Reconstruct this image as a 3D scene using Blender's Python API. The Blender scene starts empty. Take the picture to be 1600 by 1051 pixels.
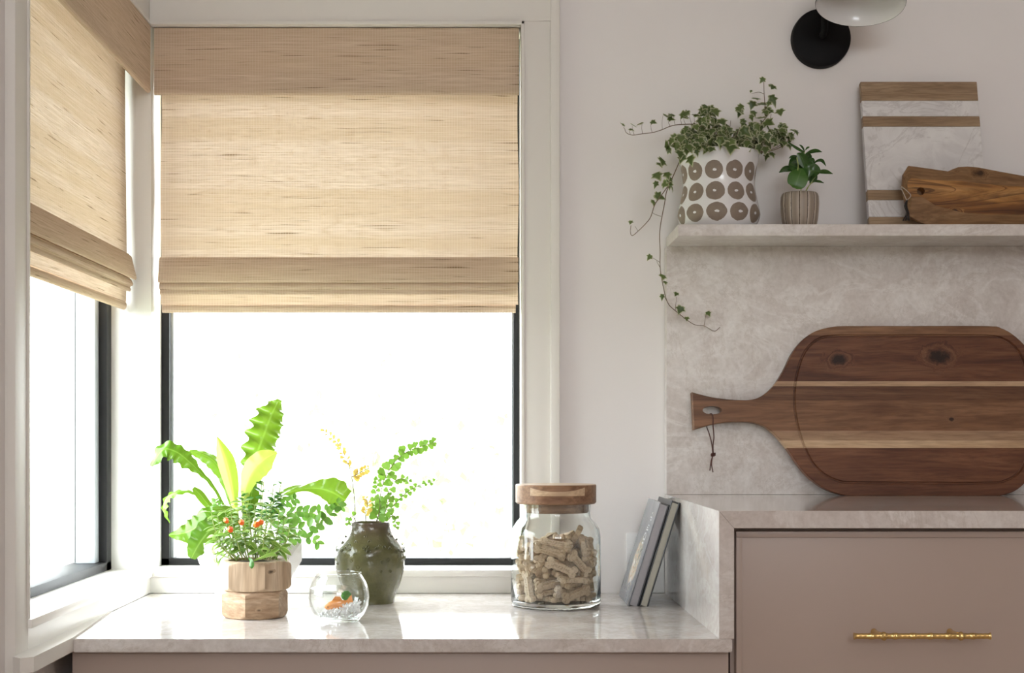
import bpy, bmesh, math, random
from mathutils import Vector, Matrix, Euler, geometry
random.seed(11)
C = bpy.context.scene.collection
S = bpy.context.scene
PI = math.pi

# ------------------------------------------------------------------ camera, sky, lights, exposure
CAM_Z = 1.026
cam_d = bpy.data.cameras.new('camera'); cam = bpy.data.objects.new('camera', cam_d); C.objects.link(cam)
cam.location = (0, -2.7, CAM_Z); cam.rotation_euler = (PI/2, 0, 0)
cam_d.sensor_width = 36; cam_d.lens = 51.75; cam_d.shift_x = 0.03125; cam_d.shift_y = 0.0978
cam_d.clip_start = 0.05; cam_d.clip_end = 200
S.camera = cam
S.view_settings.view_transform = 'Standard'; S.view_settings.look = 'None'
S.view_settings.gamma = 1; S.view_settings.use_curve_mapping = False
S.view_settings.exposure = 0.0
SKY = 14.0
w = bpy.data.worlds.new('world'); S.world = w; w.use_nodes = True
w.node_tree.nodes['Background'].inputs[0].default_value = (0.93, 0.97, 1.0, 1)
w.node_tree.nodes['Background'].inputs[1].default_value = SKY
S.cycles.max_bounces = 12; S.cycles.diffuse_bounces = 6; S.cycles.glossy_bounces = 5
S.cycles.transmission_bounces = 10; S.cycles.transparent_max_bounces = 24
S.cycles.sample_clamp_indirect = 8

def area_light(name, loc, rot, sx, sy, power, color=(1, 1, 1), portal=False):
    l = bpy.data.lights.new(name, 'AREA'); l.shape = 'RECTANGLE'; l.size = sx; l.size_y = sy
    l.energy = power; l.color = color
    o = bpy.data.objects.new(name, l); C.objects.link(o); o.location = loc; o.rotation_euler = rot
    if portal: l.cycles.is_portal = True
    return o
area_light('sky_portal', (-0.26, 0.20, 1.28), (-PI/2, 0, 0), 0.74, 1.06, 1, portal=True)
area_light('sky_portal', (-0.80, -0.37, 1.28), (0, -PI/2, 0), 1.06, 0.80, 1, portal=True)
area_light('sky_portal', (0.35, -5.65, 2.05), (PI/2, 0, 0), 1.7, 0.85, 1, portal=True)  # portal of the unseen rear opening, added to let in fill light
area_light('room_fill', (1.2, -2.9, 2.6), (0, 0, 0), 1.2, 1.2, 7, (1.0, 0.875, 0.81))  # added overhead fill light, not a fixture of the room
area_light('room_fill', (0.6, -4.4, 2.6), (0, 0, 0), 1.2, 1.2, 15, (1.0, 0.875, 0.81))  # second added fill light, farther back for the camera-facing fronts

# ------------------------------------------------------------------ helpers
def P(px, py, y):
    """a point of the room that the photograph shows at (px, py), at depth y behind the wall plane"""
    t = (2.7 + y) / 2300.0
    return Vector(((px - 750) * t, y, CAM_Z - (py - 682) * t))
def mpp(y): return (2.7 + y) / 2300.0

def pset(o, label=None, cat=None, group=None, kind=None):
    if label: o['label'] = label
    if cat: o['category'] = cat
    if group: o['group'] = group
    if kind: o['kind'] = kind
    return o
def worldloc(o):
    v = Vector((0, 0, 0))
    while o is not None:
        v = v + o.location; o = o.parent
    return v
def thing(name, label=None, cat=None, loc=(0, 0, 0), rot=None, group=None, kind=None):
    o = bpy.data.objects.new(name, None); C.objects.link(o); o.location = loc
    o.empty_display_size = 0.02
    if rot: o.rotation_euler = rot
    return pset(o, label, cat, group, kind)
def smooth_by_angle(me, ang):
    me.shade_smooth() if ang >= 3.1 else me.set_sharp_from_angle(angle=ang)
def to_mesh(name, bm, mats, smooth=None, recalc=True):
    if recalc: bmesh.ops.recalc_face_normals(bm, faces=bm.faces)
    me = bpy.data.meshes.new(name); bm.to_mesh(me); bm.free()
    for m in (mats if isinstance(mats, (list, tuple)) else [mats]): me.materials.append(m)
    if smooth is not None:
        me.shade_smooth()
        if smooth < 3.1: me.set_sharp_from_angle(angle=smooth)
    return me
def obj(name, bm, mats, parent=None, smooth=None, local=False, recalc=True, **props):
    """link a bmesh as one object; its coordinates are world ones unless local"""
    me = to_mesh(name, bm, mats, smooth, recalc)
    o = bpy.data.objects.new(name, me); C.objects.link(o)
    if parent is not None:
        o.parent = parent
        if not local: o.location = -worldloc(parent)
    return pset(o, **props)
def inst(name, me, parent, M, local=False, **props):
    o = bpy.data.objects.new(name, me); C.objects.link(o)
    if parent is not None:
        o.parent = parent
        o.matrix_basis = M if local else Matrix.Translation(-worldloc(parent)) @ M
    else: o.matrix_basis = M
    return pset(o, **props)

def bx(bm, x0, x1, y0, y1, z0, z1, bevel=0, seg=2):
    vs = [bm.verts.new((x, y, z)) for x in (x0, x1) for y in (y0, y1) for z in (z0, z1)]
    fs = [(0, 1, 3, 2), (4, 6, 7, 5), (0, 4, 5, 1), (2, 3, 7, 6), (0, 2, 6, 4), (1, 5, 7, 3)]
    faces = [bm.faces.new([vs[i] for i in f]) for f in fs]
    if bevel:
        ed = list({e for f in faces for e in f.edges})
        bmesh.ops.bevel(bm, geom=ed, offset=bevel, segments=seg, affect='EDGES', profile=0.6)
    return faces
def box_obj(name, x0, x1, y0, y1, z0, z1, m, parent=None, bevel=0, **k):
    bm = bmesh.new(); bx(bm, x0, x1, y0, y1, z0, z1, bevel)
    return obj(name, bm, m, parent, smooth=0.6 if bevel else None, **k)
def prism(bm, pts, axis, a0, a1):
    """extrude a closed 2D polygon along an axis (x: pts are (y,z); y: (x,z); z: (x,y))"""
    def v(p, a): return {'x': (a, p[0], p[1]), 'y': (p[0], a, p[1]), 'z': (p[0], p[1], a)}[axis]
    A = [bm.verts.new(v(p, a0)) for p in pts]; B = [bm.verts.new(v(p, a1)) for p in pts]
    n = len(pts)
    bm.faces.new(A); bm.faces.new(B[::-1])
    for i in range(n): bm.faces.new((A[i], A[(i+1) % n], B[(i+1) % n], B[i]))
def lathe(bm, prof, c=(0, 0, 0), seg=48, M=None, uv=False, wob=None):
    """revolve (r, z) points about z at c; wob(r, z, ang) may change the radius"""
    rings = []
    c = Vector(c); T = M if M is not None else Matrix.Identity(4)
    for r, z in prof:
        if r < 1e-6: rings.append([bm.verts.new(T @ (c + Vector((0, 0, z))))]); continue
        ring = []
        for i in range(seg):
            a = 2*PI*i/seg; rr = wob(r, z, a) if wob else r
            ring.append(bm.verts.new(T @ (c + Vector((rr*math.cos(a), rr*math.sin(a), z)))))
        rings.append(ring)
    L = bm.loops.layers.uv.verify() if uv else None
    nr = len(rings)
    for k, (a, b) in enumerate(zip(rings, rings[1:])):
        for i in range(seg):
            j = (i+1) % seg
            if len(a) == 1 and len(b) == 1: break
            if len(a) == 1: f = bm.faces.new((a[0], b[j], b[i])); uvs = [(i/seg, k), ((i+1)/seg, k+1), (i/seg, k+1)]
            elif len(b) == 1: f = bm.faces.new((a[i], a[j], b[0])); uvs = [(i/seg, k), ((i+1)/seg, k), (i/seg, k+1)]
            else: f = bm.faces.new((a[i], a[j], b[j], b[i])); uvs = [(i/seg, k), ((i+1)/seg, k), ((i+1)/seg, k+1), (i/seg, k+1)]
            if uv:
                for lp, (u, v) in zip(f.loops, uvs): lp[L].uv = (u, prof[int(v)][1])
    return rings
def catmull(pts, n=6):
    pts = [Vector(p) for p in pts]
    if len(pts) < 3: 
        return [pts[0].lerp(pts[-1], i/n) for i in range(n+1)]
    q = [2*pts[0]-pts[1]] + pts + [2*pts[-1]-pts[-2]]; out = []
    for i in range(1, len(q)-2):
        for k in range(n):
            t = k/n; a, b, c, d = q[i-1], q[i], q[i+1], q[i+2]
            out.append(0.5*((2*b)+(c-a)*t+(2*a-5*b+4*c-d)*t*t+(3*b-a-3*c+d)*t**3))
    out.append(pts[-1]); return out
def tube(bm, pts, r, seg=6, cap=True):
    pts = [Vector(p) for p in pts]; n = len(pts)
    R = r if isinstance(r, (list, tuple)) else [r]*n
    t0 = (pts[1]-pts[0]).normalized()
    up = Vector((0, 0, 1)) if abs(t0.z) < 0.9 else Vector((1, 0, 0))
    u = t0.cross(up).normalized(); rings = []
    for i, p in enumerate(pts):
        t = (pts[min(i+1, n-1)]-pts[max(i-1, 0)]).normalized()
        u = (u - t*u.dot(t)).normalized(); v = t.cross(u)
        rings.append([bm.verts.new(p + (u*math.cos(2*PI*k/seg)+v*math.sin(2*PI*k/seg))*R[i]) for k in range(seg)])
    for a, b in zip(rings, rings[1:]):
        for k in range(seg): bm.faces.new((a[k], a[(k+1) % seg], b[(k+1) % seg], b[k]))
    if cap: bm.faces.new(rings[0][::-1]); bm.faces.new(rings[-1])
def frame_matrix(p, d, nrm, s):
    """y axis along d, z axis close to nrm"""
    d = Vector(d).normalized(); n = Vector(nrm); n = n - d*n.dot(d)
    if n.length < 1e-5: n = d.orthogonal()
    n.normalize(); x = d.cross(n)
    M = Matrix((x, d, n)).transposed().to_4x4()
    return Matrix.Translation(Vector(p)) @ M @ Matrix.Scale(s, 4)
def rnd_dir(base, amt):
    return (Vector(base).normalized() + Vector((random.uniform(-1, 1), random.uniform(-1, 1), random.uniform(-1, 1)))*amt).normalized()

# ------------------------------------------------------------------ node helpers
def newmat(name):
    m = bpy.data.materials.new(name); m.use_nodes = True; nt = m.node_tree
    return m, nt, nt.nodes['Principled BSDF'], nt.nodes['Material Output']
def nd(nt, t, ins=None, **a):
    n = nt.nodes.new('ShaderNode' + t)
    for k, v in a.items(): setattr(n, k, v)
    for k, v in (ins or {}).items():
        s = n.inputs[k]
        if hasattr(v, 'links') or isinstance(v, bpy.types.NodeSocket): nt.links.new(v, s)
        else: s.default_value = (tuple(v) + (1,)) if (hasattr(v, '__len__') and len(v) == 3 and s.type == 'RGBA') else v
    return n
def coords(nt, kind='Object', scale=(1, 1, 1), rot=(0, 0, 0), loc=(0, 0, 0)):
    tc = nd(nt, 'TexCoord'); 
    return nd(nt, 'Mapping', {0: tc.outputs[kind], 'Scale': scale, 'Rotation': rot, 'Location': loc}).outputs[0]
def noise(nt, vec, scale, detail=4, rough=0.55, dist=0.0):
    return nd(nt, 'TexNoise', {'Vector': vec, 'Scale': scale, 'Detail': detail, 'Roughness': rough, 'Distortion': dist}).outputs[0]
def ramp(nt, fac, stops, interp='LINEAR'):
    r = nd(nt, 'ValToRGB', {0: fac}); cr = r.color_ramp; cr.interpolation = interp
    while len(cr.elements) < len(stops): cr.elements.new(0.5)
    for e, (p, c) in zip(cr.elements, stops):
        e.position = p; e.color = (tuple(c)+(1,)) if hasattr(c, '__len__') else (c, c, c, 1)
    return r.outputs[0]
def mix(nt, fac, a, b, blend='MIX'):
    n = nd(nt, 'Mix', None, data_type='RGBA', blend_type=blend)
    for k, v in ((0, fac), (6, a), (7, b)):
        s = n.inputs[k]
        if isinstance(v, bpy.types.NodeSocket): nt.links.new(v, s)
        else: s.default_value = (tuple(v)+(1,)) if hasattr(v, '__len__') and len(v) == 3 else v
    return n.outputs[2]
def mth(nt, op, a, b=0.0, c=0.0):
    return nd(nt, 'Math', {0: a, 1: b, 2: c}, operation=op).outputs[0]
def bump(nt, h, bsdf, strength=0.2, dist=0.002):
    b = nd(nt, 'Bump', {'Height': h, 'Strength': strength, 'Distance': dist})
    nt.links.new(b.outputs[0], bsdf.inputs['Normal'])

def paint(name, col, rough=0.45, spec=0.4, var=0.03):
    m, nt, b, o = newmat(name)
    n = noise(nt, coords(nt), 3.0, 3)
    c = mix(nt, n, [x*(1-var) for x in col], [min(1, x*(1+var)) for x in col])
    nt.links.new(c, b.inputs['Base Color']); b.inputs['Roughness'].default_value = rough
    b.inputs['Specular IOR Level'].default_value = spec
    bump(nt, noise(nt, coords(nt), 220, 2), b, 0.04, 0.001)
    return m
def metal(name, col, rough=0.25):
    m, nt, b, o = newmat(name)
    n = noise(nt, coords(nt), 60, 3)
    nt.links.new(mix(nt, n, [x*0.85 for x in col], col), b.inputs['Base Color'])
    b.inputs['Metallic'].default_value = 1; b.inputs['Roughness'].default_value = rough
    return m
def stone(name, rough=0.09, seedv=0.0):
    m, nt, b, o = newmat(name)
    v = coords(nt, 'Object', (1, 1, 1), (0.3, 0.2, 0.5), (seedv, seedv*0.7, 0))
    big = noise(nt, v, 4.0, 6, 0.6, 0.8)
    mid = noise(nt, v, 13.0, 8, 0.66, 0.8)
    fine = noise(nt, v, 120.0, 5, 0.65)
    streak = noise(nt, coords(nt, 'Object', (1.0, 1.0, 2.0), (0.0, 0.75, 0.35)), 5.0, 8, 0.62, 1.2)
    c = ramp(nt, mid, [(0.32, (0.47, 0.415, 0.385)), (0.47, (0.58, 0.535, 0.505)), (0.60, (0.67, 0.635, 0.61)), (0.74, (0.76, 0.735, 0.71))])
    c = mix(nt, ramp(nt, big, [(0.42, 0.0), (0.68, 0.6)]), c, (0.50, 0.425, 0.39))
    vein = ramp(nt, streak, [(0.455, 0.0), (0.495, 0.45), (0.505, 0.45), (0.54, 0.0)])
    c = mix(nt, vein, c, (0.76, 0.74, 0.72))
    vein2 = ramp(nt, noise(nt, v, 4.0, 9, 0.72, 1.0), [(0.488, 0.0), (0.5, 0.5), (0.512, 0.0)])
    c = mix(nt, vein2, c, (0.40, 0.33, 0.28))
    c = mix(nt, 0.28, c, ramp(nt, fine, [(0.3, (0.44, 0.40, 0.37)), (0.7, (0.80, 0.765, 0.74))]))
    nt.links.new(c, b.inputs['Base Color'])
    b.inputs['Roughness'].default_value = rough; b.inputs['Specular IOR Level'].default_value = 0.5
    return m
def wood(name, cols, grain=1.0, rough=0.45, axis='X', kind='Object', knots=(), figure=0.4, rnd=0.0, swirl=0.0):
    """cols dark to light; grain runs along the axis; knots are (point, radius)"""
    m, nt, b, o = newmat(name)
    sc = {'X': (0.09, 1, 1), 'Y': (1, 0.09, 1), 'Z': (1, 1, 0.09)}[axis]
    tc = nd(nt, 'TexCoord').outputs[kind]
    kmask = None
    for kp, kr in knots:
        d = nd(nt, 'VectorMath', {0: nd(nt, 'VectorMath', {0: nd(nt, 'VectorMath', {0: tc, 1: kp}, operation='SUBTRACT').outputs[0], 1: (0.75, 0.3, 1.15)}, operation='MULTIPLY').outputs[0]}, operation='LENGTH').outputs['Value']
        d = mth(nt, 'MULTIPLY', d, mth(nt, 'ADD', 0.35, mth(nt, 'MULTIPLY', noise(nt, tc, 55, 4, 0.6, 0.6), 1.3)))
        kk = nd(nt, 'MapRange', {0: d, 1: 0.0, 2: kr*2.2, 3: 1.0, 4: 0.0}, interpolation_type='SMOOTHSTEP').outputs[0]
        kmask = kk if kmask is None else mth(nt, 'MAXIMUM', kmask, kk)
    vec = tc
    if rnd:
        oi = nd(nt, 'ObjectInfo').outputs['Random']
        off = nd(nt, 'CombineXYZ', {0: mth(nt, 'MULTIPLY', oi, rnd), 1: mth(nt, 'MULTIPLY', oi, rnd*1.7), 2: mth(nt, 'MULTIPLY', oi, rnd*0.6)}).outputs[0]
        vec = nd(nt, 'VectorMath', {0: tc, 1: off}, operation='ADD').outputs[0]
    wv = nd(nt, 'Mapping', {0: vec, 'Scale': sc}).outputs[0]
    warp = noise(nt, wv, 9*grain, 3, 0.5)
    if kmask is not None: warp = mth(nt, 'ADD', warp, mth(nt, 'MULTIPLY', kmask, 0.9))
    wsc = mth(nt, 'MULTIPLY', warp, figure*0.12)
    wv2 = nd(nt, 'VectorMath', {0: wv, 1: nd(nt, 'CombineXYZ', {0: wsc, 1: wsc, 2: wsc}).outputs[0]}, operation='ADD').outputs[0]
    g1 = noise(nt, wv2, 38*grain, 5, 0.6, 0.4)
    g2 = noise(nt, wv2, 240*grain, 3, 0.6)
    n = len(cols)
    c = ramp(nt, g1, [(0.30+0.4*i/(n-1), cols[i]) for i in range(n)])
    c = mix(nt, ramp(nt, g2, [(0.35, 0.45), (0.6, 0.0)]), c, [x*0.55 for x in cols[0]])
    if swirl:
        sv = nd(nt, 'Mapping', {0: wv2, 'Scale': (1.6, 1, 1)}).outputs[0]
        lo = noise(nt, sv, 15*grain, 3, 0.55, 1.4)
        if kmask is not None: lo = mth(nt, 'ADD', lo, mth(nt, 'MULTIPLY', kmask, 0.25))
        fr = mth(nt, 'FRACT', mth(nt, 'MULTIPLY', lo, 9.0))
        c = mix(nt, mth(nt, 'MULTIPLY', ramp(nt, fr, [(0.0, 0.0), (0.72, 0.15), (0.93, 0.85), (1.0, 0.0)]), swirl), c, cols[0])
    if kmask is not None:
        kn = mth(nt, 'MULTIPLY', kmask, mth(nt, 'ADD', 0.55, noise(nt, tc, 120, 3)))
        c = mix(nt, ramp(nt, kn, [(0.35, 0.0), (0.62, 0.5), (0.85, 0.95)]), c, [x*0.22 for x in cols[0]])
    nt.links.new(c, b.inputs['Base Color']); b.inputs['Roughness'].default_value = rough; b.inputs['Specular IOR Level'].default_value = 0.25
    bump(nt, g2, b, 0.12, 0.0006)
    return m
def leafmat(name, col, col2, trans=0.45, rough=0.35, vein=0.0, edge=None, tcol=None):
    m, nt, b, o = newmat(name)
    oi = nd(nt, 'ObjectInfo').outputs['Random']
    n = noise(nt, coords(nt), 30, 3)
    c = mix(nt, mth(nt, 'ADD', mth(nt, 'MULTIPLY', oi, 0.65), mth(nt, 'MULTIPLY', n, 0.35)), col, col2)
    if edge is not None:
        uv = nd(nt, 'SeparateXYZ', {0: nd(nt, 'TexCoord').outputs['UV']}).outputs[0]
        e = mth(nt, 'ADD', uv, mth(nt, 'MULTIPLY', mth(nt, 'SUBTRACT', noise(nt, coords(nt), 160, 2), 0.5), 0.9))
        c = mix(nt, ramp(nt, e, [(0.76, 0.0), (0.92, 1.0)]), c, edge)
    if vein:
        uv = nd(nt, 'SeparateXYZ', {0: nd(nt, 'TexCoord').outputs['UV']}).outputs[0]
        c = mix(nt, ramp(nt, uv, [(0.0, vein), (0.10, 0.0)]), c, [min(1, x*1.8+0.08) for x in col2])
    nt.links.new(c, b.inputs['Base Color']); b.inputs['Roughness'].default_value = rough
    t = nd(nt, 'BsdfTranslucent', {0: mix(nt, 1.0, c, tcol or (1, 1, 1), 'MULTIPLY') if tcol is None else mix(nt, 0.65, c, tcol)})
    ms = nd(nt, 'MixShader', {0: trans, 1: b.outputs[0], 2: t.outputs[0]})
    nt.links.new(ms.outputs[0], o.inputs[0])
    return m
def thin_glass(name, tint=(1, 1, 1), refl=1.0, rough=0.0):
    m, nt, b, o = newmat(name)
    nt.nodes.remove(b)
    fc_ = nd(nt, 'LayerWeight', {'Blend': 0.5}).outputs['Facing']
    fr = mth(nt, 'ADD', 0.04, mth(nt, 'MULTIPLY', mth(nt, 'POWER', fc_, 5.0), 0.8))
    tr = nd(nt, 'BsdfTransparent', {0: tint}); gl = nd(nt, 'BsdfGlossy', {'Color': (1, 1, 1), 'Roughness': rough})
    ms = nd(nt, 'MixShader', {0: mth(nt, 'MULTIPLY', fr, refl), 1: tr.outputs[0], 2: gl.outputs[0]})
    nt.links.new(ms.outputs[0], o.inputs[0])
    return m
def plain(name, col, rough=0.5, spec=0.5, var=0.12, scale=40):
    m, nt, b, o = newmat(name)
    n = noise(nt, coords(nt), scale, 4)
    nt.links.new(mix(nt, n, [x*(1-var) for x in col], [min(1, x*(1+var)) for x in col]), b.inputs['Base Color'])
    b.inputs['Roughness'].default_value = rough; b.inputs['Specular IOR Level'].default_value = spec
    return m
def weave_mat():
    """woven reed shade cloth; uv in metres, u along the reeds"""
    m, nt, b, o = newmat('woven_reed'); nt.nodes.remove(b)
    uv = nd(nt, 'TexCoord').outputs['UV']
    def uvn(su, sv, scale, detail=3, dist=0.0):
        return noise(nt, nd(nt, 'Mapping', {0: uv, 'Scale': (su, sv, 1)}).outputs[0], scale, detail, 0.6, dist)
    reed = uvn(10, 420, 1.0, 3); band = uvn(0.5, 34, 1.0, 3); slub = uvn(7, 260, 1.0, 2); short = uvn(45, 520, 1.0, 2)
    u = nd(nt, 'SeparateXYZ', {0: uv}).outputs[0]
    warp = mth(nt, 'SINE', mth(nt, 'MULTIPLY', u, 2*PI/0.0050))
    warp = nd(nt, 'MapRange', {0: warp, 1: 0.55, 2: 1.0, 3: 0.0, 4: 1.0}).outputs[0]
    c = ramp(nt, reed, [(0.30, (0.475, 0.345, 0.24)), (0.5, (0.62, 0.475, 0.355)), (0.70, (0.75, 0.615, 0.49))])
    c = mix(nt, ramp(nt, band, [(0.35, 0.0), (0.65, 0.55)]), c, (0.585, 0.445, 0.32))
    c = mix(nt, ramp(nt, slub, [(0.64, 0.0), (0.70, 0.85)]), c, (0.20, 0.13, 0.07))
    c = mix(nt, mth(nt, 'MULTIPLY', warp, 0.35), c, (0.80, 0.71, 0.56))
    d = nd(nt, 'BsdfDiffuse', {0: c})
    tc = mix(nt, 0.5, c, (0.75, 0.635, 0.54))
    tc = mix(nt, ramp(nt, band, [(0.42, 0.0), (0.60, 0.6)]), tc, (0.52, 0.38, 0.23))
    tc = mix(nt, ramp(nt, short, [(0.37, 0.9), (0.47, 0.0)]), tc, (0.36, 0.25, 0.14))
    tc = mix(nt, ramp(nt, slub, [(0.64, 0.0), (0.70, 0.8)]), tc, (0.22, 0.14, 0.08))
    tc = mix(nt, mth(nt, 'MULTIPLY', warp, 0.4), tc, (0.50, 0.37, 0.24))
    t = nd(nt, 'BsdfTranslucent', {0: tc})
    ms = nd(nt, 'MixShader', {0: 0.113, 1: d.outputs[0], 2: t.outputs[0]})
    h = nd(nt, 'Bump', {'Height': mth(nt, 'ADD', reed, mth(nt, 'MULTIPLY', warp, 0.4)), 'Strength': 0.35, 'Distance': 0.001})
    nt.links.new(h.outputs[0], d.inputs['Normal'])
    nt.links.new(ms.outputs[0], o.inputs[0])
    return m

M_wall = paint('wall_paint', (0.80, 0.775, 0.765), 0.55, 0.3)
M_trim = paint('trim_paint', (0.74, 0.715, 0.675), 0.55, 0.3)
M_sill = paint('sill_paint', (0.80, 0.785, 0.75), 0.3, 0.45)
M_cab = paint('cabinet_paint', (0.40, 0.318, 0.275), 0.38, 0.4)
M_stone = stone('quartzite', 0.07)
M_stone2 = stone('quartzite_splash', 0.42, 3.0)
M_black = plain('black_frame', (0.014, 0.014, 0.015), 0.5, 0.25)
M_sash = plain('grey_sash', (0.42, 0.45, 0.48), 0.4)
M_glass = thin_glass('window_glass', (0.97, 0.985, 0.98))
M_jar = thin_glass('clear_glass', (0.985, 0.99, 0.99), 1.0)
M_weave = weave_mat()
M_soil = plain('potting_soil', (0.05, 0.035, 0.025), 0.9, 0.2, 0.5, 300)
M_stem = plain('vine_stem', (0.16, 0.11, 0.07), 0.6)
M_gstem = plain('green_stem', (0.30, 0.36, 0.10), 0.5)

# ------------------------------------------------------------------ the room shell
XL, XC = -0.617, -0.603          # left wall plane, plane of its casing
ZS, ZH = 0.783, 1.778            # sill, head of the window openings
RX = 0.075                       # right edge of the back window opening
def struct(name, bm, m, parent=None, **k):
    o = obj(name, bm, m, parent, **k)
    if parent is None: o['kind'] = 'structure'
    return o
bm = bmesh.new()
bx(bm, RX, 3.2, 0, 0.15, 0, 2.7); bx(bm, -0.75, RX, 0, 0.15, 0, ZS-0.012); bx(bm, -0.75, RX, 0, 0.15, ZH, 2.7)
struct('wall_back', bm, M_wall)
bm = bmesh.new()
bx(bm, XL-0.15, XL, -5.5, -0.735, 0, 2.7); bx(bm, XL-0.15, XL, -0.735, 0.15, 0, ZS-0.012); bx(bm, XL-0.15, XL, -0.735, 0.15, ZH, 2.7)
struct('wall_left', bm, M_wall)
bm = bmesh.new(); bx(bm, 3.2, 3.35, -5.5, 0.15, 0, 2.7); struct('wall_right', bm, M_wall)
bm = bmesh.new()
bx(bm, -0.767, -0.4, -5.65, -5.5, 0, 2.7); bx(bm, 1.1, 3.35, -5.65, -5.5, 0, 2.7); bx(bm, -0.4, 1.1, -5.65, -5.5, 2.4, 2.7); bx(bm, -0.4, 1.1, -5.65, -5.5, 0, 1.7)  # high opening in the unseen rear wall, added for frontal fill light
struct('wall_rear', bm, M_wall)
M_floor = wood('oak_floor', [(0.40, 0.30, 0.22), (0.52, 0.41, 0.31), (0.58, 0.47, 0.37)], 0.4, 0.4)
bm = bmesh.new(); bx(bm, -0.767, 3.35, -5.65, 0.15, -0.1, 0); struct('floor', bm, M_floor)
bm = bmesh.new(); bx(bm, -0.767, 3.35, -5.65, 0.15, 2.7, 2.8); struct('ceiling', bm, M_wall)
# corner post where the two window openings meet
bm = bmesh.new(); bx(bm, -0.77, XC, 0.0, 0.15, ZS-0.012, ZH); struct('trim_1', bm, M_sill)

# casings: header boards, side casings, aprons
bm = bmesh.new()
bx(bm, XC, 0.129, -0.014, 0, ZH+0.006, 2.1, 0.0012)
bx(bm, XC, RX+0.006, -0.017, 0, ZH-0.0005, ZH+0.006, 0.0012)
struct('trim_2', bm, M_trim, smooth=0.6)
bm = bmesh.new()
bx(bm, RX, 0.129, -0.014, 0, 0.7402, ZH+0.006, 0.0012)
bx(bm, RX, RX+0.006, -0.017, 0, ZS, ZH+0.006, 0.0012)
struct('trim_3', bm, M_trim, smooth=0.6)
bm = bmesh.new(); bx(bm, 0.1285, 0.1455, -0.021, 0, 0.7402, 2.1, 0.002); struct('trim_4', bm, M_trim, smooth=0.6)
bm = bmesh.new(); bx(bm, XC, RX, -0.006, 0, 0.7402, ZS-0.012); struct('trim_5', bm, M_sill)
# left wall: header, front casing, apron, ledge against the counter
bm = bmesh.new()
bx(bm, XL, XC, -0.79, -0.001, ZH+0.006, 2.1, 0.0012); bx(bm, XL, XC+0.003, -0.735, -0.018, ZH-0.0005, ZH+0.006, 0.0012)
struct('trim_6', bm, M_trim, smooth=0.6)
bm = bmesh.new()
bx(bm, XL, XC, -0.79, -0.735, 0.45, ZH+0.006, 0.0012); bx(bm, XC-0.001, XC+0.003, -0.741, -0.735, ZS, ZH, 0.001)
struct('trim_7', bm, M_trim, smooth=0.6)
bm = bmesh.new(); bx(bm, XL, XC, -0.735, 0, 0.7402, ZS-0.012); struct('trim_8', bm, M_sill)
bm = bmesh.new(); prism(bm, [(XC, -0.80), (-0.590, -0.812), (-0.576, -0.80), (-0.576, -0.615), (XC+0.0005, -0.30), (XC, -0.30)], 'z', 0.722, 0.742); struct('trim_9', bm, M_trim)
# sills
def sill(name, a):
    bm = bmesh.new()
    if a == 'y': bx(bm, XC, RX, -0.014, 0.15, ZS-0.013, ZS, 0.003)
    else: bx(bm, -0.767, XC+0.006, -0.737, 0.0, ZS-0.013, ZS, 0.003)
    return bm

# windows
win1 = thing('window_1', loc=(-0.26, 0.1, ZS), kind='structure')
bm = bmesh.new()
bx(bm, XC, XC+0.0155, 0.085, 0.14, ZS, ZH, 0.001); bx(bm, RX-0.012, RX, 0.085, 0.14, ZS, ZH, 0.001)
bx(bm, XC, RX, 0.085, 0.14, ZS, ZS+0.0135, 0.001); bx(bm, XC, RX, 0.085, 0.14, ZH-0.02, ZH, 0.001)
obj('window_frame', bm, M_black, win1, smooth=0.6)
bm = bmesh.new()
bx(bm, XC+0.0155, XC+0.020, 0.10, 0.13, ZS+0.0135, ZH); bx(bm, RX-0.0145, RX-0.012, 0.10, 0.13, ZS+0.0135, ZH)
obj('sash', bm, M_sash, win1)
bm = bmesh.new(); bx(bm, XC+0.018, RX-0.013, 0.113, 0.117, ZS+0.01, ZH-0.01); obj('glass_pane', bm, M_glass, win1)
obj('window_sill', sill('s', 'y'), M_sill, win1, smooth=0.6)
win2 = thing('window_2', loc=(-0.69, -0.37, ZS), kind='structure')
bm = bmesh.new()
bx(bm, -0.735, -0.676, -0.034, 0.0, ZS, ZH, 0.0015); bx(bm, -0.735, -0.676, -0.735, -0.70, ZS, ZH, 0.0015)
bx(bm, -0.735, -0.676, -0.72, 0, ZS, ZS+0.016, 0.0015); bx(bm, -0.735, -0.676, -0.72, 0, ZH-0.02, ZH, 0.0015)
obj('window_frame', bm, M_black, win2, smooth=0.6)
bm = bmesh.new()
bx(bm, -0.725, -0.690, -0.062, -0.034, ZS+0.016, ZH, 0.002); bx(bm, -0.725, -0.690, -0.70, -0.672, ZS+0.016, ZH, 0.002)
obj('sash', bm, M_sash, win2, smooth=0.6)
bm = bmesh.new(); bx(bm, -0.711, -0.707, -0.70, -0.034, ZS+0.01, ZH-0.01); obj('glass_pane', bm, M_glass, win2)
obj('window_sill', sill('s', 'x'), M_sill, win2, smooth=0.6)

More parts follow.
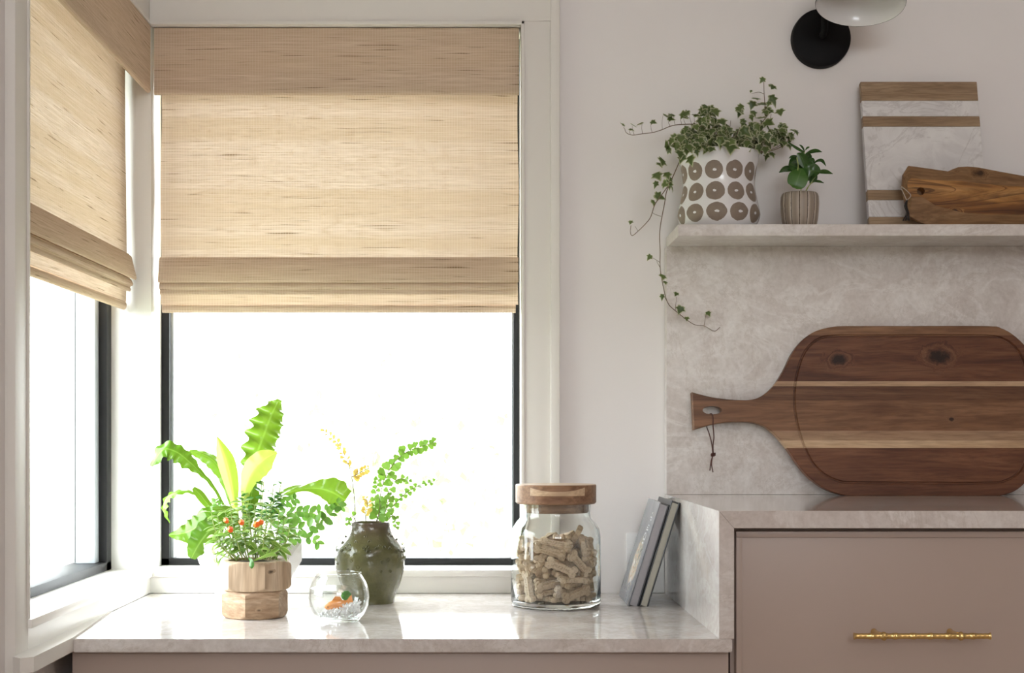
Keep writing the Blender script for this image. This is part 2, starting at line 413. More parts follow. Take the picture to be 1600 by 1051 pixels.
# outside: brick return, lawn, shrubs
M_brick = plain('pale_brick', (0.60, 0.40, 0.33), 0.8, 0.2, 0.25, 30)
M_mortar = plain('pale_mortar', (0.6, 0.57, 0.53), 0.9, 0.2)
bm = bmesh.new(); bx(bm, 0.066, 0.9, 0.185, 0.285, -0.2, 2.7)
veneer = struct('wall_outside', bm, M_mortar)
bm = bmesh.new(); bx(bm, 0, 0.2, 0, 0.1, 0, 0.064, 0.003, 1); brick_me = to_mesh('brick', bm, M_brick)
for k in range(19):
    inst('brick', brick_me, veneer, Matrix.Translation((0.0625 + 0.002*random.random(), 0.182, 0.70+k*0.075)))
    inst('brick', brick_me, veneer, Matrix.Translation((0.272 if k % 2 else 0.24, 0.182, 0.70+k*0.075)))
M_lawn = plain('pale_lawn', (0.30, 0.32, 0.22), 0.9, 0.2, 0.2, 3)
bm = bmesh.new(); bx(bm, -40, 40, 0.15, 60, -0.4, -0.3); bx(bm, -40, -0.77, -30, 0.15, -0.4, -0.3)
struct('ground_outside', bm, M_lawn)
M_out = leafmat('outside_foliage', (0.185, 0.235, 0.12), (0.22, 0.25, 0.15), 0.3, 0.7)
M_bark = plain('pale_bark', (0.42, 0.38, 0.30), 0.9)
def shrub(x, y, z, rx, rz, n, size, label):
    t = thing('garden_shrub', label, 'shrub', (x, y, -0.3))
    bm = bmesh.new()
    for k in range(n):
        a = random.uniform(0, 2*PI); u = random.uniform(-1, 1); r = random.random()**0.45; q = math.sqrt(1-u*u)
        p = Vector((x + rx*r*q*math.cos(a), y + rx*r*q*math.sin(a), z + rz*r*u))
        M = frame_matrix(p, rnd_dir((0, 0, -.3), 1), rnd_dir((0, -1, 0.4), 1), size*random.uniform(0.6, 1.2))
        vs = [bm.verts.new(M @ Vector(c)) for c in ((0, 0, 0), (0.35, 0.5, 0.08), (0, 1, 0), (-0.35, 0.5, 0.08))]
        bm.faces.new(vs)
    obj('foliage', bm, M_out, t, recalc=False, kind='stuff')
    for k in range(4):
        a = k*1.7; bm = bmesh.new()
        tube(bm, catmull([(x, y, -0.3), (x+0.1*math.cos(a), y+0.1*math.sin(a), z-0.7*rz), (x+0.6*rx*math.cos(a), y+0.6*rx*math.sin(a), z)], 3), [0.012]*4+[0.006]*3, 5)
        obj('branch', bm, M_bark, t, smooth=1)
shrub(-0.25, 5.2, 0.75, 0.62, 0.55, 300, 0.07, 'pale sunlit garden shrub outside the back window, behind the jar')
shrub(-1.0, 6.5, 1.3, 0.9, 0.35, 90, 0.07, 'thin pale garden shrub outside the back window, far behind the birds-nest fern')

# ------------------------------------------------------------------ woven shades
def make_shade(name, label, O, U, D, width, seedp):
    O, U, D = Vector(O), Vector(U), Vector(D)
    rnd = random.Random(seedp)
    t = thing(name, label, 'window shade', O + U*(width/2) + Vector((0, 0, ZH-0.002)))
    def sheet(pname, prof, u0, u1, nu=40, wav=0.0, edge=0.0, thick=0.0012, par=t, vo=0.0):
        bm = bmesh.new(); L = bm.loops.layers.uv.verify(); rows = []
        arc = 0; prev = None; ph = rnd.uniform(0, 6)
        for (d, z) in prof:
            if prev: arc += math.hypot(d-prev[0], z-prev[1])
            prev = (d, z); row = []
            for i in range(nu+1):
                u = u0 + (u1-u0)*i/nu
                if i in (0, nu): u += edge*math.sin(z*23+ph)*(1 if i else -1)
                dd = d + wav*math.sin(u*9+ph)*math.sin((z-1.3)*6.5) 
                row.append((bm.verts.new(O + U*u + D*dd + Vector((0, 0, z))), u, arc))
            rows.append(row)
        for a, b in zip(rows, rows[1:]):
            for i in range(nu):
                q = (a[i], a[i+1], b[i+1], b[i]); f = bm.faces.new([x[0] for x in q])
                for lp, x in zip(f.loops, q): lp[L].uv = (x[1]+seedp*3.1, x[2]+seedp*1.7+vo)
        return obj(pname, bm, M_weave, par, smooth=0.9, recalc=False)
    bm = bmesh.new()
    c = O + D*(-0.05) + U*0.004; e = O + D*(-0.012) + U*(width-0.004)
    bx(bm, min(c.x, e.x), max(c.x, e.x), min(c.y, e.y), max(c.y, e.y), 1.742, 1.775)
    obj('headrail', bm, M_sill, t)
    vz = [1.776-0.012*i for i in range(10)]
    sheet('valance', [(-0.02, 1.776)] + [(0, z) for z in vz] + [(0.0005, 1.658), (-0.002, 1.6545), (-0.006, 1.654), (-0.008, 1.66), (-0.008, 1.70)], 0, width, wav=0.0006)
    pz = [(-0.046 + 0.004*((1.742-z)/0.4), z) for z in [1.745-0.0205*i for i in range(20)]]
    panel = sheet('shade_panel', pz + [(-0.042, 1.33), (-0.044, 1.272)], 0.0035, width-0.0006, wav=0.0014, edge=0.0012, vo=0.4)
    def loop(top, bot, d0, dd):
        return [(-0.041, top-0.002), (d0-0.010, top), (d0-0.004, top-0.006), (d0, top-0.5*(top-bot)), (d0+dd, bot+0.004), (d0+dd-0.002, bot), (d0+dd-0.006, bot+0.001), (-0.034, bot+0.012)]
    sheet('fold', loop(1.360, 1.312, -0.030, 0.005), 0.0015, width-0.0005, wav=0.0006, vo=0.9)
    sheet('fold', loop(1.322, 1.3005, -0.034, 0.003), 0.0025, width-0.002, wav=0.0006, vo=1.1)
    sheet('fold', loop(1.312, 1.2905, -0.038, 0.003), 0.003, width-0.003, wav=0.0006, vo=1.3)
    hem = [(-0.048+0.0055*math.cos(a), 1.2655+0.0082*math.sin(a)) for a in [PI*0.6 - 2*PI*i/14 for i in range(15)]]
    sheet('hem_bar', hem, 0.005, width-0.005, wav=0.0003, vo=1.6)
    return t
make_shade('woven_shade', 'tan woven reed roman shade over the wide window facing the room', (-0.5985, 0.003, 0), (1, 0, 0), (0, -1, 0), 0.670, 1)
make_shade('woven_shade', 'tan woven reed roman shade seen steeply from the side in the left wall', (-0.602, -0.010, 0), (0, -1, 0), (1, 0, 0), 0.722, 2)

# ------------------------------------------------------------------ stone and cabinets
bm = bmesh.new(); prism(bm, [(XC, -0.0005), (0.3575, -0.0005), (0.3575, -0.615), (-0.576, -0.615), (XC+0.001, -0.30)], 'z', 0.7205, 0.7396)
bmesh.ops.bevel(bm, geom=[e for e in bm.edges], offset=0.0012, segments=2, affect='EDGES')
obj('low_countertop', bm, M_stone, smooth=0.5, label='low polished grey-taupe stone counter below the windows', cat='countertop')
t = thing('raised_countertop', 'raised grey-taupe stone counter with a waterfall side stepping down to the low counter', 'countertop', (0.6, -0.3, 0.8964))
bm = bmesh.new(); prism(bm, [(0.3385, 0.921), (1.9, 0.921), (1.9, 0.8964), (0.3600, 0.8964)], 'y', -0.615, -0.0005)
bmesh.ops.bevel(bm, geom=[e for e in bm.edges], offset=0.0004, segments=1, affect='EDGES')
obj('counter_slab', bm, M_stone, t, smooth=0.5)
bm = bmesh.new(); prism(bm, [(0.3385, 0.9208), (0.3600, 0.8962), (0.3600, 0.7397), (0.3385, 0.7397)], 'y', -0.615, -0.0005)
bmesh.ops.bevel(bm, geom=[e for e in bm.edges], offset=0.0004, segments=1, affect='EDGES')
obj('waterfall_panel', bm, M_stone, t, smooth=0.5)
bm = bmesh.new(); bx(bm, 0.3385, 1.9, -0.030, -0.0005, 0.9212, 1.371, 0.0006)
obj('backsplash', bm, M_stone2, smooth=0.5, label='tall grey-taupe stone backsplash slab between raised counter and shelf', cat='backsplash')
bm = bmesh.new(); bx(bm, 0.341, 1.9, -0.170, -0.0005, 1.3712, 1.391, 0.001)
obj('stone_shelf', bm, M_stone2, smooth=0.5, label='narrow grey-taupe stone shelf along the wall on top of the backsplash', cat='shelf')

t = thing('low_cabinet', 'taupe painted cabinet below the low counter', 'cabinet', (-0.1, -0.3, 0))
bm = bmesh.new(); bx(bm, -0.584, 0.3575, -0.575, -0.012, 0.0, 0.7203); obj('body', bm, M_cab, t)
bm = bmesh.new(); bx(bm, -0.584, 0.3560, -0.592, -0.575, 0.10, 0.7198, 0.001); obj('front_panel', bm, M_cab, t, smooth=0.6)
t = thing('drawer_cabinet', 'taupe painted drawer cabinet below the raised counter', 'cabinet', (0.9, -0.3, 0))
bm = bmesh.new(); bx(bm, 0.3605, 1.9, -0.578, -0.012, 0.0, 0.896); obj('body', bm, M_cab, t)
M_gold = metal('brass', (0.83, 0.60, 0.25), 0.2)
def bamboo_handle(cx, z, par):
    bm = bmesh.new(); x0, x1 = -0.0965, 0.0955; n = 220; prof = []
    small = [-0.0715, -0.0385, -0.0135, 0.0115, 0.0360, 0.0705]; bigs = [-0.0545, 0.0540]
    for i in range(n+1):
        x = x0 + (x1-x0)*i/n; r = 0.0040
        for q in small: r += 0.0011*math.exp(-((x-q)/0.0030)**2) - 0.0007*math.exp(-((x-q)/0.0007)**2)
        for q in bigs: r += 0.0030*math.exp(-((x-q)/0.0028)**2) - 0.0010*math.exp(-((x-q)/0.0008)**2)
        r += 0.0011*math.exp(-((x-x0)/0.0016)**2) + 0.0011*math.exp(-((x-x1)/0.0016)**2)
        prof.append((r, x))
    prof = [(0, x0)] + prof + [(0, x1)]
    M = Matrix.Translation((cx, -0.630, z)) @ Matrix.Rotation(PI/2, 4, 'Y')
    lathe(bm, prof, seg=20, M=M, wob=lambda r, zz, a: r*(1+0.03*math.sin(3*a+zz*900)))
    h = obj('handle', bm, M_gold, par, smooth=1.0)
    for q in bigs:
        bm = bmesh.new()
        tube(bm, [(cx+q-0.003, -0.628, z+0.001), (cx+q-0.004, -0.612, z+0.0015), (cx+q-0.004, -0.599, z+0.0015), (cx+q-0.004, -0.594, z+0.0015)], [0.0042, 0.0034, 0.0036, 0.0048], 12)
        obj('handle_post', bm, M_gold, par, smooth=0.8)
def drawer(x0, x1, z0, z1):
    bm = bmesh.new()
    bx(bm, x0, x1, -0.592, -0.578, z0, z1, 0.001)
    d = obj('drawer', bm, M_cab, t, smooth=0.6)
    e = 0.0085
    for nm, q in (('drawer_bead', (x0, x1, z1-e, z1)), ('drawer_bead', (x0, x1, z0, z0+e)), ('drawer_bead', (x0, x0+e, z0+e, z1-e)), ('drawer_bead', (x1-e, x1, z0+e, z1-e))):
        bm = bmesh.new(); bx(bm, q[0], q[1], -0.5948, -0.592, q[2], q[3], 0.0008); obj(nm, bm, M_cab, d, smooth=0.6)
    bamboo_handle((x0+x1)/2, 0.7457, d)
drawer(0.3665, 0.878, 0.62, 0.8905)
drawer(0.886, 1.398, 0.62, 0.8905)
for x0, x1 in ((0.3665, 0.878), (0.886, 1.398)):
    bm = bmesh.new(); bx(bm, x0, x1, -0.594, -0.578, 0.12, 0.612, 0.001); obj('drawer', bm, M_cab, t, smooth=0.6)

# wall outlet behind the books
t = thing('wall_outlet', 'white wall outlet plate low on the wall behind the leaning books', 'outlet', (0.303, -0.003, 0.792))
M_white = plain('white_plastic', (0.78, 0.78, 0.78), 0.35)
bm = bmesh.new(); bx(bm, 0.2685, 0.3375, -0.0045, 0.0, 0.7405, 0.8500, 0.0012); obj('cover_plate', bm, M_white, t, smooth=0.6)
for z in (0.776, 0.812):
    bm = bmesh.new(); bx(bm, 0.286, 0.320, -0.0062, -0.004, z-0.014, z+0.014, 0.001); obj('socket', bm, M_white, t, smooth=0.6)

# ------------------------------------------------------------------ wall lamp
M_lampblk = plain('matte_black', (0.006, 0.006, 0.007), 0.6, 0.15)
M_enamel = plain('white_enamel', (0.74, 0.73, 0.73), 0.18, 0.6, 0.02)
bp = P(1283, 60, -0.01)
t = thing('wall_sconce', 'wall lamp with round black backplate and white-lined black metal shade', 'wall lamp', (bp.x, 0, bp.z))
bm = bmesh.new(); lathe(bm, [(0, 0.020), (0.046, 0.0195), (0.0525, 0.0165), (0.0538, 0.012), (0.0538, 0.0)], (0, 0, 0), 64, Matrix.Translation((bp.x, 0, bp.z)) @ Matrix.Rotation(PI/2, 4, 'X'))
obj('backplate', bm, M_lampblk, t, smooth=0.6)
ax = Vector((0.10, 0.235, 0.955)).normalized()
rc = P(1344.5, 6, -0.20); top = rc + ax*0.105
bm = bmesh.new(); tube(bm, catmull([(bp.x, -0.014, bp.z), (bp.x+0.001, -0.030, bp.z+0.010), tuple(P(1289, 8, -0.042)), tuple(P(1291, -60, -0.055)), tuple(P(1304, -120, -0.10)), tuple(P(1330, -135, -0.16)), tuple(rc + ax*0.116)], 6), 0.0065, 10)
obj('arm', bm, M_lampblk, t, smooth=1)
def axis_m(c, a):
    return Matrix.Translation(c) @ Vector((0, 0, 1)).rotation_difference(a).to_matrix().to_4x4()
R = 0.0735
prof_o = [(R+0.0012, 0.0), (R+0.0016, 0.0012), (R, 0.003), (R*0.955, 0.020), (R*0.86, 0.042), (R*0.70, 0.063), (R*0.48, 0.080), (R*0.32, 0.088), (R*0.30, 0.115), (0, 0.118)]
bm = bmesh.new(); lathe(bm, prof_o, seg=64, M=axis_m(rc, ax)); obj('shade', bm, M_lampblk, t, smooth=0.9)
prof_i = [(R+0.0008, 0.0002), (R-0.0012, 0.002), (R*0.935, 0.020), (R*0.84, 0.041), (R*0.68, 0.0615), (R*0.46, 0.078), (R*0.27, 0.085), (0, 0.086)]
bm = bmesh.new(); lathe(bm, prof_i, seg=64, M=axis_m(rc, ax)); obj('shade_lining', bm, M_enamel, t, smooth=0.9, label='glossy white shade lining')
bm = bmesh.new(); lathe(bm, [(0, 0.058), (0.013, 0.058), (0.015, 0.062), (0.015, 0.0855)], seg=24, M=axis_m(rc, ax)); obj('bulb_socket', bm, M_lampblk, t, smooth=0.6)

# ------------------------------------------------------------------ boards
def plate(bm, loops, y0, y1, holes=()):
    """closed plate from a 2D (x,z) outline with holes, front face at y0, back at y1"""
    pts, edges, k = [], [], 0
    for lp in [loops] + list(holes):
        n = len(lp); pts += [Vector((a, b)) for a, b in lp]; edges += [(k+i, k+(i+1) % n) for i in range(n)]; k += n
    r = geometry.delaunay_2d_cdt(pts, edges, [], 2 if not holes else 1, 1e-7)
    vs, fs = r[0], r[2]
    def inside(p, poly):
        c = False; j = len(poly)-1
        for i in range(len(poly)):
            (xi, zi), (xj, zj) = poly[i], poly[j]
            if (zi > p[1]) != (zj > p[1]) and p[0] < (xj-xi)*(p[1]-zi)/(zj-zi)+xi: c = not c
            j = i
        return c
    F = [bm.verts.new((v.x, y0, v.y)) for v in vs]
    for f in fs:
        cx = sum(vs[i].x for i in f)/len(f); cz = sum(vs[i].y for i in f)/len(f)
        if inside((cx, cz), loops) and not any(inside((cx, cz), h) for h in holes):
            try: bm.faces.new([F[i] for i in f])
            except ValueError: pass
    return F
def rim(bm, lp, y0, y1):
    n = len(lp); A = [bm.verts.new((a, y0, b)) for a, b in lp]; B = [bm.verts.new((a, y1, b)) for a, b in lp]
    for i in range(n): bm.faces.new((A[i], A[(i+1) % n], B[(i+1) % n], B[i]))
def ring_between(bm, la, ya, lb, yb):
    n = len(la); A = [bm.verts.new((a, ya, b)) for a, b in la]; B = [bm.verts.new((a, yb, b)) for a, b in lb]
    for i in range(n): bm.faces.new((A[i], A[(i+1) % n], B[(i+1) % n], B[i]))
def smooth2(pts, n=4, closed=True):
    m = len(pts); out = []
    for i in range(m):
        a, b, c, d = (Vector(pts[(i+k) % m]) for k in (-1, 0, 1, 2))
        for k in range(n):
            t = k/n; q = 0.5*((2*b)+(c-a)*t+(2*a-5*b+4*c-d)*t*t+(3*b-a-3*c+d)*t**3); out.append((q.x, q.y))
    return out
def off2(lp, d):
    """offset a closed loop inward by d"""
    n = len(lp); area = sum(lp[i][0]*lp[(i+1) % n][1]-lp[(i+1) % n][0]*lp[i][1] for i in range(n)); sg = 1 if area > 0 else -1
    out = []
    for i in range(n):
        t = (Vector(lp[(i+1) % n])-Vector(lp[i-1])).normalized(); out.append((lp[i][0]-sg*t.y*d, lp[i][1]+sg*t.x*d))
    return out

# the large acacia paddle board; q() maps its outline to board coordinates
sb = 2.648/2300
def q(zx, zy): return ((1030+zx/2.807-1400)*sb, (773.5-(480+zy/2.807))*sb)
outl = [q(*p) for p in ((140, 372), (195, 387), (250, 398), (330, 406), (400, 405), (450, 386), (500, 343), (545, 275), (580, 205), (618, 153), (660, 117), (705, 96), (760, 84), (820, 80), (1100, 80), (1440, 80),
        (1500, 89), (1550, 116), (1600, 163), (1640, 225), (1660, 300), (1665, 450), (1660, 610), (1640, 690), (1600, 752), (1552, 796), (1500, 818), (1430, 825), (1100, 825), (850, 825), (790, 820),
        (735, 803), (690, 779), (640, 738), (600, 690), (560, 628), (520, 577), (480, 538), (440, 514), (380, 502), (300, 503), (220, 515), (147, 536))]
corner = 2
sm = []
n0 = len(outl)
for i in range(n0):
    a, b, c, d = (Vector(outl[(i+k) % n0]) for k in (-1, 0, 1, 2))
    if i in (n0-1,): sm.append(outl[i]); continue
    for k in range(3):
        t_ = k/3; w_ = 0.5*((2*b)+(c-a)*t_+(2*a-5*b+4*c-d)*t_*t_+(3*b-a-3*c+d)*t_**3) if 0 < i < n0-2 else b.lerp(c, t_)
        sm.append((w_.x, w_.y))
outl = sm
groove = smooth2([q(*p) for p in ((765, 118), (900, 117), (1200, 117), (1430, 117), (1500, 127), (1555, 160), (1592, 215), (1612, 300), (1618, 450), (1612, 600), (1592, 680), (1555, 735), (1500, 765), (1430, 775), (1100, 775), (830, 773), (770, 765), (712, 738), (662, 690), (628, 625), (604, 555), (588, 480), (582, 415), (586, 345), (597, 285), (618, 220), (650, 168), (700, 130))], 4)
gin = off2(groove, 0.0048)
hole = [((1030+228/2.807-1400)*sb + 0.0172*math.cos(a), (773.5-(480+451/2.807))*sb + 0.0075*math.sin(a)) for a in [2*PI*i/28 for i in range(28)]]
TH = 0.019
def board_bm():
    bm = bmesh.new(); f = off2(outl, 0.0012)
    plate(bm, f, 0, 0, (groove, hole))
    gm, gm2 = off2(groove, 0.0014), off2(groove, 0.0034)
    ring_between(bm, groove, 0, gm, 0.0030); ring_between(bm, gm, 0.0030, gm2, 0.0030); ring_between(bm, gm2, 0.0030, gin, 0)
    plate(bm, gin, 0, 0)
    ring_between(bm, f, 0, outl, 0.0012); rim(bm, outl, 0.0012, TH); rim(bm, hole, 0, TH)
    plate(bm, outl, TH, TH, (hole,))
    bmesh.ops.remove_doubles(bm, verts=bm.verts, dist=1e-6)
    return bm
def kn(zx, zy): a = q(zx, zy); return (a[0], 0.0, a[1])
Wd = lambda nm, cols, **k: wood(nm, cols, 1.0, 0.42, **k)
dark3 = [(0.065, 0.023, 0.011), (0.145, 0.055, 0.026), (0.21, 0.093, 0.047)]
mid3 = [(0.13, 0.055, 0.026), (0.215, 0.102, 0.050), (0.29, 0.15, 0.078)]
strips = [(0, 122, Wd('acacia_rim', [(0.16, 0.07, 0.034), (0.235, 0.118, 0.06), (0.30, 0.165, 0.09)])),
    (122, 324, Wd('acacia_dark', dark3, knots=((kn(785, 228), 0.0105), (kn(1225, 215), 0.0150)), figure=0.9)),
    (324, 346, Wd('acacia_pale', [(0.36, 0.22, 0.13), (0.47, 0.31, 0.19), (0.55, 0.38, 0.25)])),
    (346, 408, Wd('acacia_umber', [(0.075, 0.030, 0.015), (0.145, 0.064, 0.031), (0.21, 0.105, 0.053)])),
    (408, 541, Wd('acacia_mid', mid3, knots=((kn(1272, 490), 0.0035),))),
    (541, 584, Wd('acacia_honey', [(0.26, 0.145, 0.08), (0.36, 0.22, 0.13), (0.44, 0.29, 0.175)])),
    (584, 617, Wd('acacia_sapwood', [(0.44, 0.27, 0.15), (0.56, 0.38, 0.23), (0.64, 0.46, 0.30)])),
    (617, 900, Wd('acacia_red', [(0.09, 0.031, 0.014), (0.17, 0.066, 0.031), (0.235, 0.104, 0.052)], figure=0.8))]
root = thing('paddle_board', 'large striped brown wood paddle cutting board leaning on the stone backsplash', 'cutting board', ((1400-750)*sb, -0.0765, 0.9212), (-0.085, 0, 0))
for a, b_, m in strips:
    bm = board_bm(); z1, z0 = q(0, a)[1], q(0, b_)[1]
    for zc, nz in ((z1, 1), (z0, -1)):
        g = bmesh.ops.bisect_plane(bm, geom=bm.verts[:]+bm.edges[:]+bm.faces[:], plane_co=(0, 0, zc), plane_no=(0, 0, nz), clear_outer=True)
    obj('wood_strip', bm, m, root, smooth=0.5, local=True)
M_cord = plain('brown_leather', (0.075, 0.025, 0.018), 0.6)
def zc(zx, zy, y=-0.003): a = q(1030*0+ (1060+zx/5.254-1030)*2.807, (580+zy/5.254-480)*2.807); return (a[0], y, a[1])
cd = thing('leather_cord', 'thin dark leather cord with a knot through the hole of the paddle board', 'cord', (root.location.x+zc(262, 345)[0], -0.075, 0.9212+zc(262, 345)[2]))
bm = bmesh.new()
Mr = Matrix.Translation(root.location) @ Euler((-0.085, 0, 0)).to_matrix().to_4x4()
def cordp(l): return [Mr @ Vector(p) for p in catmull(l, 6)]
tube(bm, cordp([zc(238, 450, 0.021), zc(236, 400, 0.022), zc(245, 362, 0.016), zc(252, 350, 0.002), zc(262, 352, -0.003), zc(272, 380), zc(272, 450), zc(278, 540), zc(270, 600), zc(270, 680)]), 0.0011, 6)
tube(bm, cordp([zc(238, 452, 0.021), zc(246, 510, 0.006), zc(258, 590), zc(268, 680)]), 0.0011, 6)
for ang in range(3):
    tube(bm, [Mr @ (Vector(zc(270, 684)) + Vector((0.0036*math.cos(a+ang), 0.0018*math.sin(a*2+ang), 0.0026*math.sin(a+ang*2)))) for a in [2*PI*i/14 for i in range(15)]], 0.0011, 6)
tube(bm, cordp([zc(268, 688), zc(252, 740), zc(241, 815)]), 0.0011, 6); tube(bm, cordp([zc(266, 688), zc(256, 760), zc(266, 828)]), 0.0011, 6)
obj('cord', bm, M_cord, cd, smooth=1)

# marble and wood board on the shelf
def marble_mat():
    m, nt, b, o = newmat('white_marble')
    v = coords(nt); n1 = noise(nt, v, 16, 6, 0.6, 1.0); n2 = noise(nt, v, 9, 8, 0.65, 1.6)
    c = ramp(nt, n1, [(0.3, (0.58, 0.56, 0.56)), (0.55, (0.72, 0.71, 0.705)), (0.75, (0.78, 0.775, 0.77))])
    c = mix(nt, ramp(nt, n2, [(0.47, 0.0), (0.5, 0.45), (0.53, 0.0)]), c, (0.42, 0.39, 0.38))
    nt.links.new(c, b.inputs['Base Color']); b.inputs['Roughness'].default_value = 0.3
    return m
M_marble = marble_mat()
M_mango = wood('mango_wood', [(0.25, 0.16, 0.095), (0.36, 0.25, 0.155), (0.45, 0.33, 0.215)], 1.2, 0.5, rnd=3.0)
yb, yt = -0.094, -0.031
b0 = P(1359, 347.5, yb); b1 = P(1348, 115.5, yt)
hgt = math.hypot(b1.z-b0.z, yt-yb); wid = 186*mpp(yb)
mr = thing('marble_board', 'white marble serving board with wooden stripes leaning on the wall above the shelf', 'serving board', (b0.x, yb, 1.3912), (-math.atan2(yt-yb, b1.z-b0.z), 0, 0))
ys = [115.5, 145.8, 170.6, 186.6, 285.7, 301, 327, 347.5]
hz = [hgt*(347.5-y)/(347.5-115.5) for y in ys]
for k in range(7):
    bm = bmesh.new(); bx(bm, 0, wid, 0, 0.012, hz[k+1]+0.00015, hz[k]-0.00015, 0.0006, 1)
    obj('wood_stripe' if k % 2 == 0 else 'marble_panel', bm, M_mango if k % 2 == 0 else M_marble, mr, smooth=0.6, local=True)

# olive wood board with live edge
yo = -0.140
so = mpp(yo)
def qo(px, py): return ((px-1420)*so, (347.5-py)*so)
M_olive = wood('olive_wood', [(0.045, 0.016, 0.006), (0.20, 0.078, 0.020), (0.40, 0.19, 0.055), (0.54, 0.29, 0.105)], 0.6, 0.35, knots=((( qo(1535, 268)[0], -0.02, qo(1535, 268)[1]), 0.006), ((qo(1492, 326)[0], -0.022, qo(1492, 326)[1]), 0.0055)), figure=3.2, swirl=0.9)
M_liveedge = wood('live_edge', [(0.15, 0.075, 0.034), (0.26, 0.145, 0.07), (0.33, 0.20, 0.105)], 0.8, 0.5, knots=(((qo(1534, 263)[0], 0.0, qo(1534, 263)[1]), 0.0075), ((qo(1500, 259)[0], 0.0, qo(1500, 259)[1]), 0.003)), figure=1.5)
back = [qo(*p) for p in ((1425, 249.3), (1455, 253.5), (1487, 258.3), (1494, 255), (1503, 251.5), (1518, 250.5), (1535, 252), (1565, 258), (1600, 264.6), (1660, 274), (1740, 280), (1800, 290), (1815, 315), (1800, 347.3), (1700, 347.4), (1600, 347.4), (1540, 347.4), (1500, 347.4), (1458, 347), (1440, 339), (1424, 330), (1419, 312), (1414.5, 283), (1416.5, 263))]
front = [qo(*p) for p in ((1425.5, 272), (1455, 275), (1488, 276.5), (1496, 276.5), (1504, 277), (1519, 279), (1536, 281), (1565, 283.5), (1600, 286), (1660, 292), (1740, 297), (1785, 303), (1795, 317), (1785, 333), (1700, 332), (1600, 331), (1540, 330), (1503, 327), (1462, 316), (1442, 302), (1426, 302), (1421, 297), (1419, 284), (1420.5, 276))]
fr = list(front)
ob = thing('olive_wood_board', 'brown grainy olive wood board with live edge in front of the marble board', 'cutting board', ((1420-750)*so, yo+0.018, 1.3912), (-0.10, 0, 0))
holeo = [(qo(1440, 293)[0]+0.0070*math.cos(a), qo(1440, 293)[1]+0.0070*math.sin(a)) for a in [2*PI*i/20 for i in range(20)]]
bm = bmesh.new(); plate(bm, fr, -0.020, 0, (holeo,)); rim(bm, holeo, -0.020, 0.0)
obj('board_face', bm, M_olive, ob, smooth=0.5, local=True)
bm = bmesh.new(); ring_between(bm, fr, -0.020, back, -0.008); rim(bm, back, -0.008, 0.0); plate(bm, back, 0.0, 0.0)
obj('live_edge', bm, M_liveedge, ob, smooth=0.35, local=True, label='lighter bark-side edge with a dark knot')
M_twine = plain('dark_twine', (0.02, 0.016, 0.014), 0.8)
tw = thing('twine_loop', 'dark twine loop with frayed ends hanging beside the left end of the olive wood board', 'twine', tuple(P(1418, 346, -0.13)))
bm = bmesh.new()
for k in range(6):
    j = random.uniform(-2, 2)
    tube(bm, catmull([P(1417+j*.3, 312, -0.150), P(1415+j, 322, -0.152), P(1418+j, 333, -0.150), P(1413+2*j+k, 344.5, -0.150)], 5), 0.0011, 5)
obj('strands', bm, M_twine, tw, smooth=1)
bm = bmesh.new(); tube(bm, catmull([P(1417, 313, -0.150), P(1423, 306, -0.152), P(1418, 299, -0.146), P(1407, 291, -0.145), P(1411, 300, -0.150), P(1417, 313, -0.151)], 6), 0.0007, 5)
obj('loop', bm, plain('pale_twine', (0.38, 0.33, 0.28), 0.8), tw, smooth=1, label='pale thin twine')

# ------------------------------------------------------------------ books
M_page = plain('book_pages', (0.50, 0.49, 0.42), 0.8, 0.2, 0.1, 200)
M_page2 = plain('grey_pages', (0.42, 0.41, 0.43), 0.8, 0.2, 0.1, 200)
M_cover_d = plain('dark_cover', (0.05, 0.055, 0.06), 0.3)
def cover_mat():
    m, nt, b, o = newmat('printed_cover')
    uv = nd(nt, 'TexCoord').outputs['Object']
    xyz = nd(nt, 'SeparateXYZ', {0: uv}); y, z = xyz.outputs[1], xyz.outputs[2]
    n = noise(nt, uv, 45, 5, 0.65, 0.8); n2 = noise(nt, uv, 18, 4, 0.6, 1.0)
    base = ramp(nt, z, [(0.0, (0.10, 0.115, 0.14)), (0.10, (0.20, 0.215, 0.24)), (0.18, (0.33, 0.34, 0.37))])
    base = mix(nt, 0.35, base, ramp(nt, n2, [(0.3, (0.10, 0.11, 0.13)), (0.7, (0.45, 0.46, 0.48))]))
    dy = mth(nt, 'DIVIDE', mth(nt, 'SUBTRACT', y, 0.075), 0.045); dz = mth(nt, 'DIVIDE', mth(nt, 'SUBTRACT', z, 0.070), 0.050)
    d = mth(nt, 'SQRT', mth(nt, 'ADD', mth(nt, 'MULTIPLY', dy, dy), mth(nt, 'MULTIPLY', dz, dz)))
    d = mth(nt, 'ADD', d, mth(nt, 'MULTIPLY', mth(nt, 'SUBTRACT', n, 0.5), 1.4))
    fig = ramp(nt, n, [(0.40, (0.16, 0.18, 0.12)), (0.47, (0.72, 0.70, 0.58)), (0.52, (0.66, 0.38, 0.18)), (0.58, (0.85, 0.83, 0.78))])
    c = mix(nt, ramp(nt, d, [(0.75, 1.0), (1.0, 0.0)]), base, fig)
    nt.links.new(c, b.inputs['Base Color']); b.inputs['Roughness'].default_value = 0.25
    return m
M_cover = cover_mat()
M_letter = plain('pale_print', (0.75, 0.76, 0.78), 0.4)
